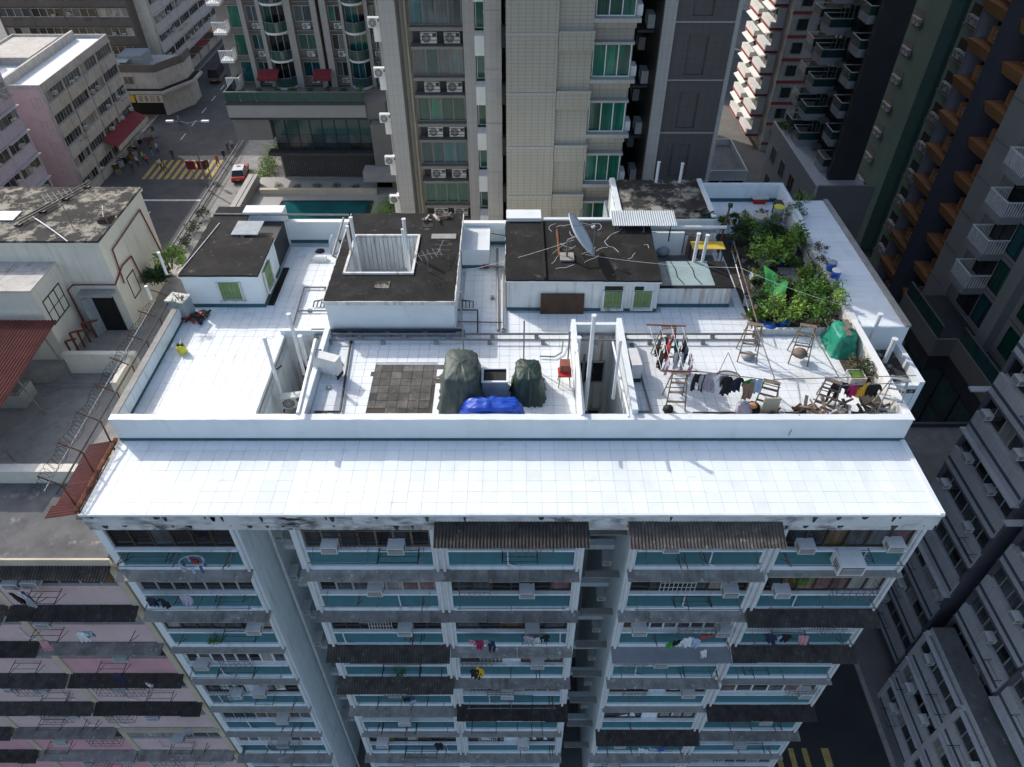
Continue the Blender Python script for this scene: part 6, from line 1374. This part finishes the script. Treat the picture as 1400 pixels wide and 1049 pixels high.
for i in range(12):
    u, v = 170 + R.uniform(-14, 22), 0; q = Vector((-54.8 + R.uniform(-.6, 1.2), 93 + i * 1.1, GZ))
    m_ = ['wood_old', 'board_brown', 'tank_grey', 'black', 'pot_clay', 'plastic_grey'][i % 6]; o = thing_box('crate', {'wood_old': 'weathered wooden', 'board_brown': 'dark brown', 'tank_grey': 'blue-grey', 'black': 'black', 'pot_clay': 'rust-red', 'plastic_grey': 'grey plastic'}[m_] + ' market crate on the pavement under the red awning', 'crate', q.x, q.y, GZ + .01, .7, .6, R.uniform(.4, 1.1), m_, R.choice(['cloth_white', 'leaf', 'soil']), R.uniform(0, 1)); o['group'] = 'crates under the red awning'

# ================================================================== washing and plants on the white facade
def fx(u, v, Y=13.95): return yp(u, v, Y)
WASH = [(262, 768, 'towel', 'red', 'red cloth under the blue basket at the upper left window', .35, .3), (205, 822, 'shirt', 'navy', 'navy shirt on the second-row left rack', .45, .5), (220, 823, 'shirt', 'black', 'black shirt on the second-row left rack', .45, .6), (253, 818, 'towel', 'lilac', 'lilac towel on the second-row left rack', .4, .45),
        (646, 879, 'shirt', 'pink', 'pink shirt hanging at a centre window', .4, .5), (655, 880, 'towel', 'crimson', 'crimson towel hanging at a centre window', .3, .5), (664, 879, 'shirt', 'grey', 'grey shirt hanging at a centre window', .4, .5), (672, 881, 'trousers', 'navy', 'navy trousers hanging at a centre window', .35, .6),
        (724, 874, 'shirt', 'grey', 'grey shirt on the right end of the centre rack', .45, .5), (735, 876, 'shirt', 'white', 'white shirt on the right end of the centre rack', .45, .6), (745, 873, 'shirt', 'black', 'black shirt on the right end of the centre rack', .4, .5), (650, 920, 'shirt', 'black', 'black shirt below the pink laundry', .5, .6), (657, 918, 'towel', 'yellow', 'mustard towel below the pink laundry', .35, .5),
        (918, 882, 'towel', 'green', 'bright green cloth hung above the smooth canopy', .4, .5), (928, 880, 'shirt', 'black', 'black shirt beside the bright green cloth', .35, .4), (940, 876, 'shirt', 'white', 'white shirt in the row beside the green cloth', .5, .5), (952, 877, 'towel', 'lightblue', 'light blue towel next to the white shirt above the smooth canopy', .4, .5), (968, 872, 'towel', 'red', 'red cloth at the end of the row above the smooth canopy', .5, .35), (962, 893, 'towel', 'white', 'white rag fallen on the smooth canopy', .3, .35),
        (1056, 872, 'shirt', 'navy', 'navy shirt under the black corrugated canopy', .5, .5), (1066, 874, 'towel', 'lightblue', 'light blue towel under the black corrugated canopy', .4, .6), (1077, 872, 'shirt', 'black', 'black shirt under the black corrugated canopy', .45, .55), (1100, 873, 'towel', 'pink', 'pink flowered cloth under the black corrugated canopy', .4, .5),
        (880, 1028, 'towel', 'white', 'white spotted cloth on the low right window rack', .5, .4), (893, 1027, 'towel', 'lightblue', 'pale blue cloth on the low right window rack', .5, .4), (906, 1026, 'towel', 'royal', 'royal blue cloth on the low right window rack', .4, .4), (563, 962, 'shirt', 'lightblue', 'light blue shirt on a lower centre rack', .35, .6), (556, 958, 'towel', 'black', 'black towel on a lower centre rack', .35, .4), (600, 1020, 'shirt', 'black', 'black shirt on the lowest centre rack', .45, .5),
        (15, 815, 'shirt', 'black', 'black shirt hanging from the pink facade', .5, .7), (26, 813, 'shirt', 'white', 'white striped shirt hanging from the pink facade', .5, .8), (34, 814, 'towel', 'grey', 'grey towel hanging from the pink facade', .4, .8)]
for i in range(12):
    q_ = Vector((-28.5 + R.uniform(0, 13.5), .05, 0)); k = R.randint(0, 6)
    link('window_cage', CAGE, PK, (R.uniform(.8, 14), .02, -2.9 - .35 - 1.35 - k * 2.8), None, (R.uniform(.7, 1.3), .9, .9))
    link('bracket', BRK, PK, (R.uniform(.5, 14.4), .02, -5.2 - k * 2.8)); link('waste_pipe', WPIPE, PK, (R.uniform(.5, 14.4), .0, -5.6 - k * 2.8))
WASH += [(110, 868, 'shirt', 'white', 'white shirt on a rack of the pink facade', .45, .6), (118, 868, 'towel', 'lightblue', 'light blue towel on a rack of the pink facade', .35, .5), (160, 925, 'shirt', 'navy', 'navy shirt hanging over a dark canopy of the pink facade', .45, .6), (200, 938, 'towel', 'white', 'white rag hanging over a dark canopy of the pink facade', .3, .4), (255, 1000, 'shirt', 'grey', 'grey shirt low on the pink facade', .45, .5), (60, 880, 'towel', 'pink', 'pink towel on the pink facade', .4, .6)]
for u, v, k_, c_, lb, w_, h in WASH: hang(fx(u, v - 4), k_, c_, lb, w_, h, rad(R.uniform(-25, 25)))
for u, v, lb in ((298, 878, 'leafy plants in a window cage on the left bay'), (545, 925, 'round plant on a window ledge of the centre bay'), (1095, 800, 'green plants in the tray of the upper right window')): plant(lb, fx(u, v, 14.1), .45, 'bush', 'leaf', 1, None)
kb = root('basket', 'lilac drying hoop with cloths below the upper left window', 'basket', fx(262, 768, 13.85)); POS[kb] = Vector()
hp = MB()
for i in range(20): hp.tube((.42 * math.cos(i * .314), .24 * math.sin(i * .314), 0), (.42 * math.cos((i + 1) * .314), .24 * math.sin((i + 1) * .314), 0), .02, 5)
part('hoop', hp, 'cloth_lilac', kb)
for i in range(9): part('cloth', MB().box(.4 * math.cos(i * .7) - .04, .4 * math.cos(i * .7) + .04, .22 * math.sin(i * .7) - .015, .22 * math.sin(i * .7) + .015, -.28 - .1 * (i % 3), 0), ['cloth_blue', 'cloth_lilac', 'cloth_grey', 'cloth_lightblue'][i % 4], kb)
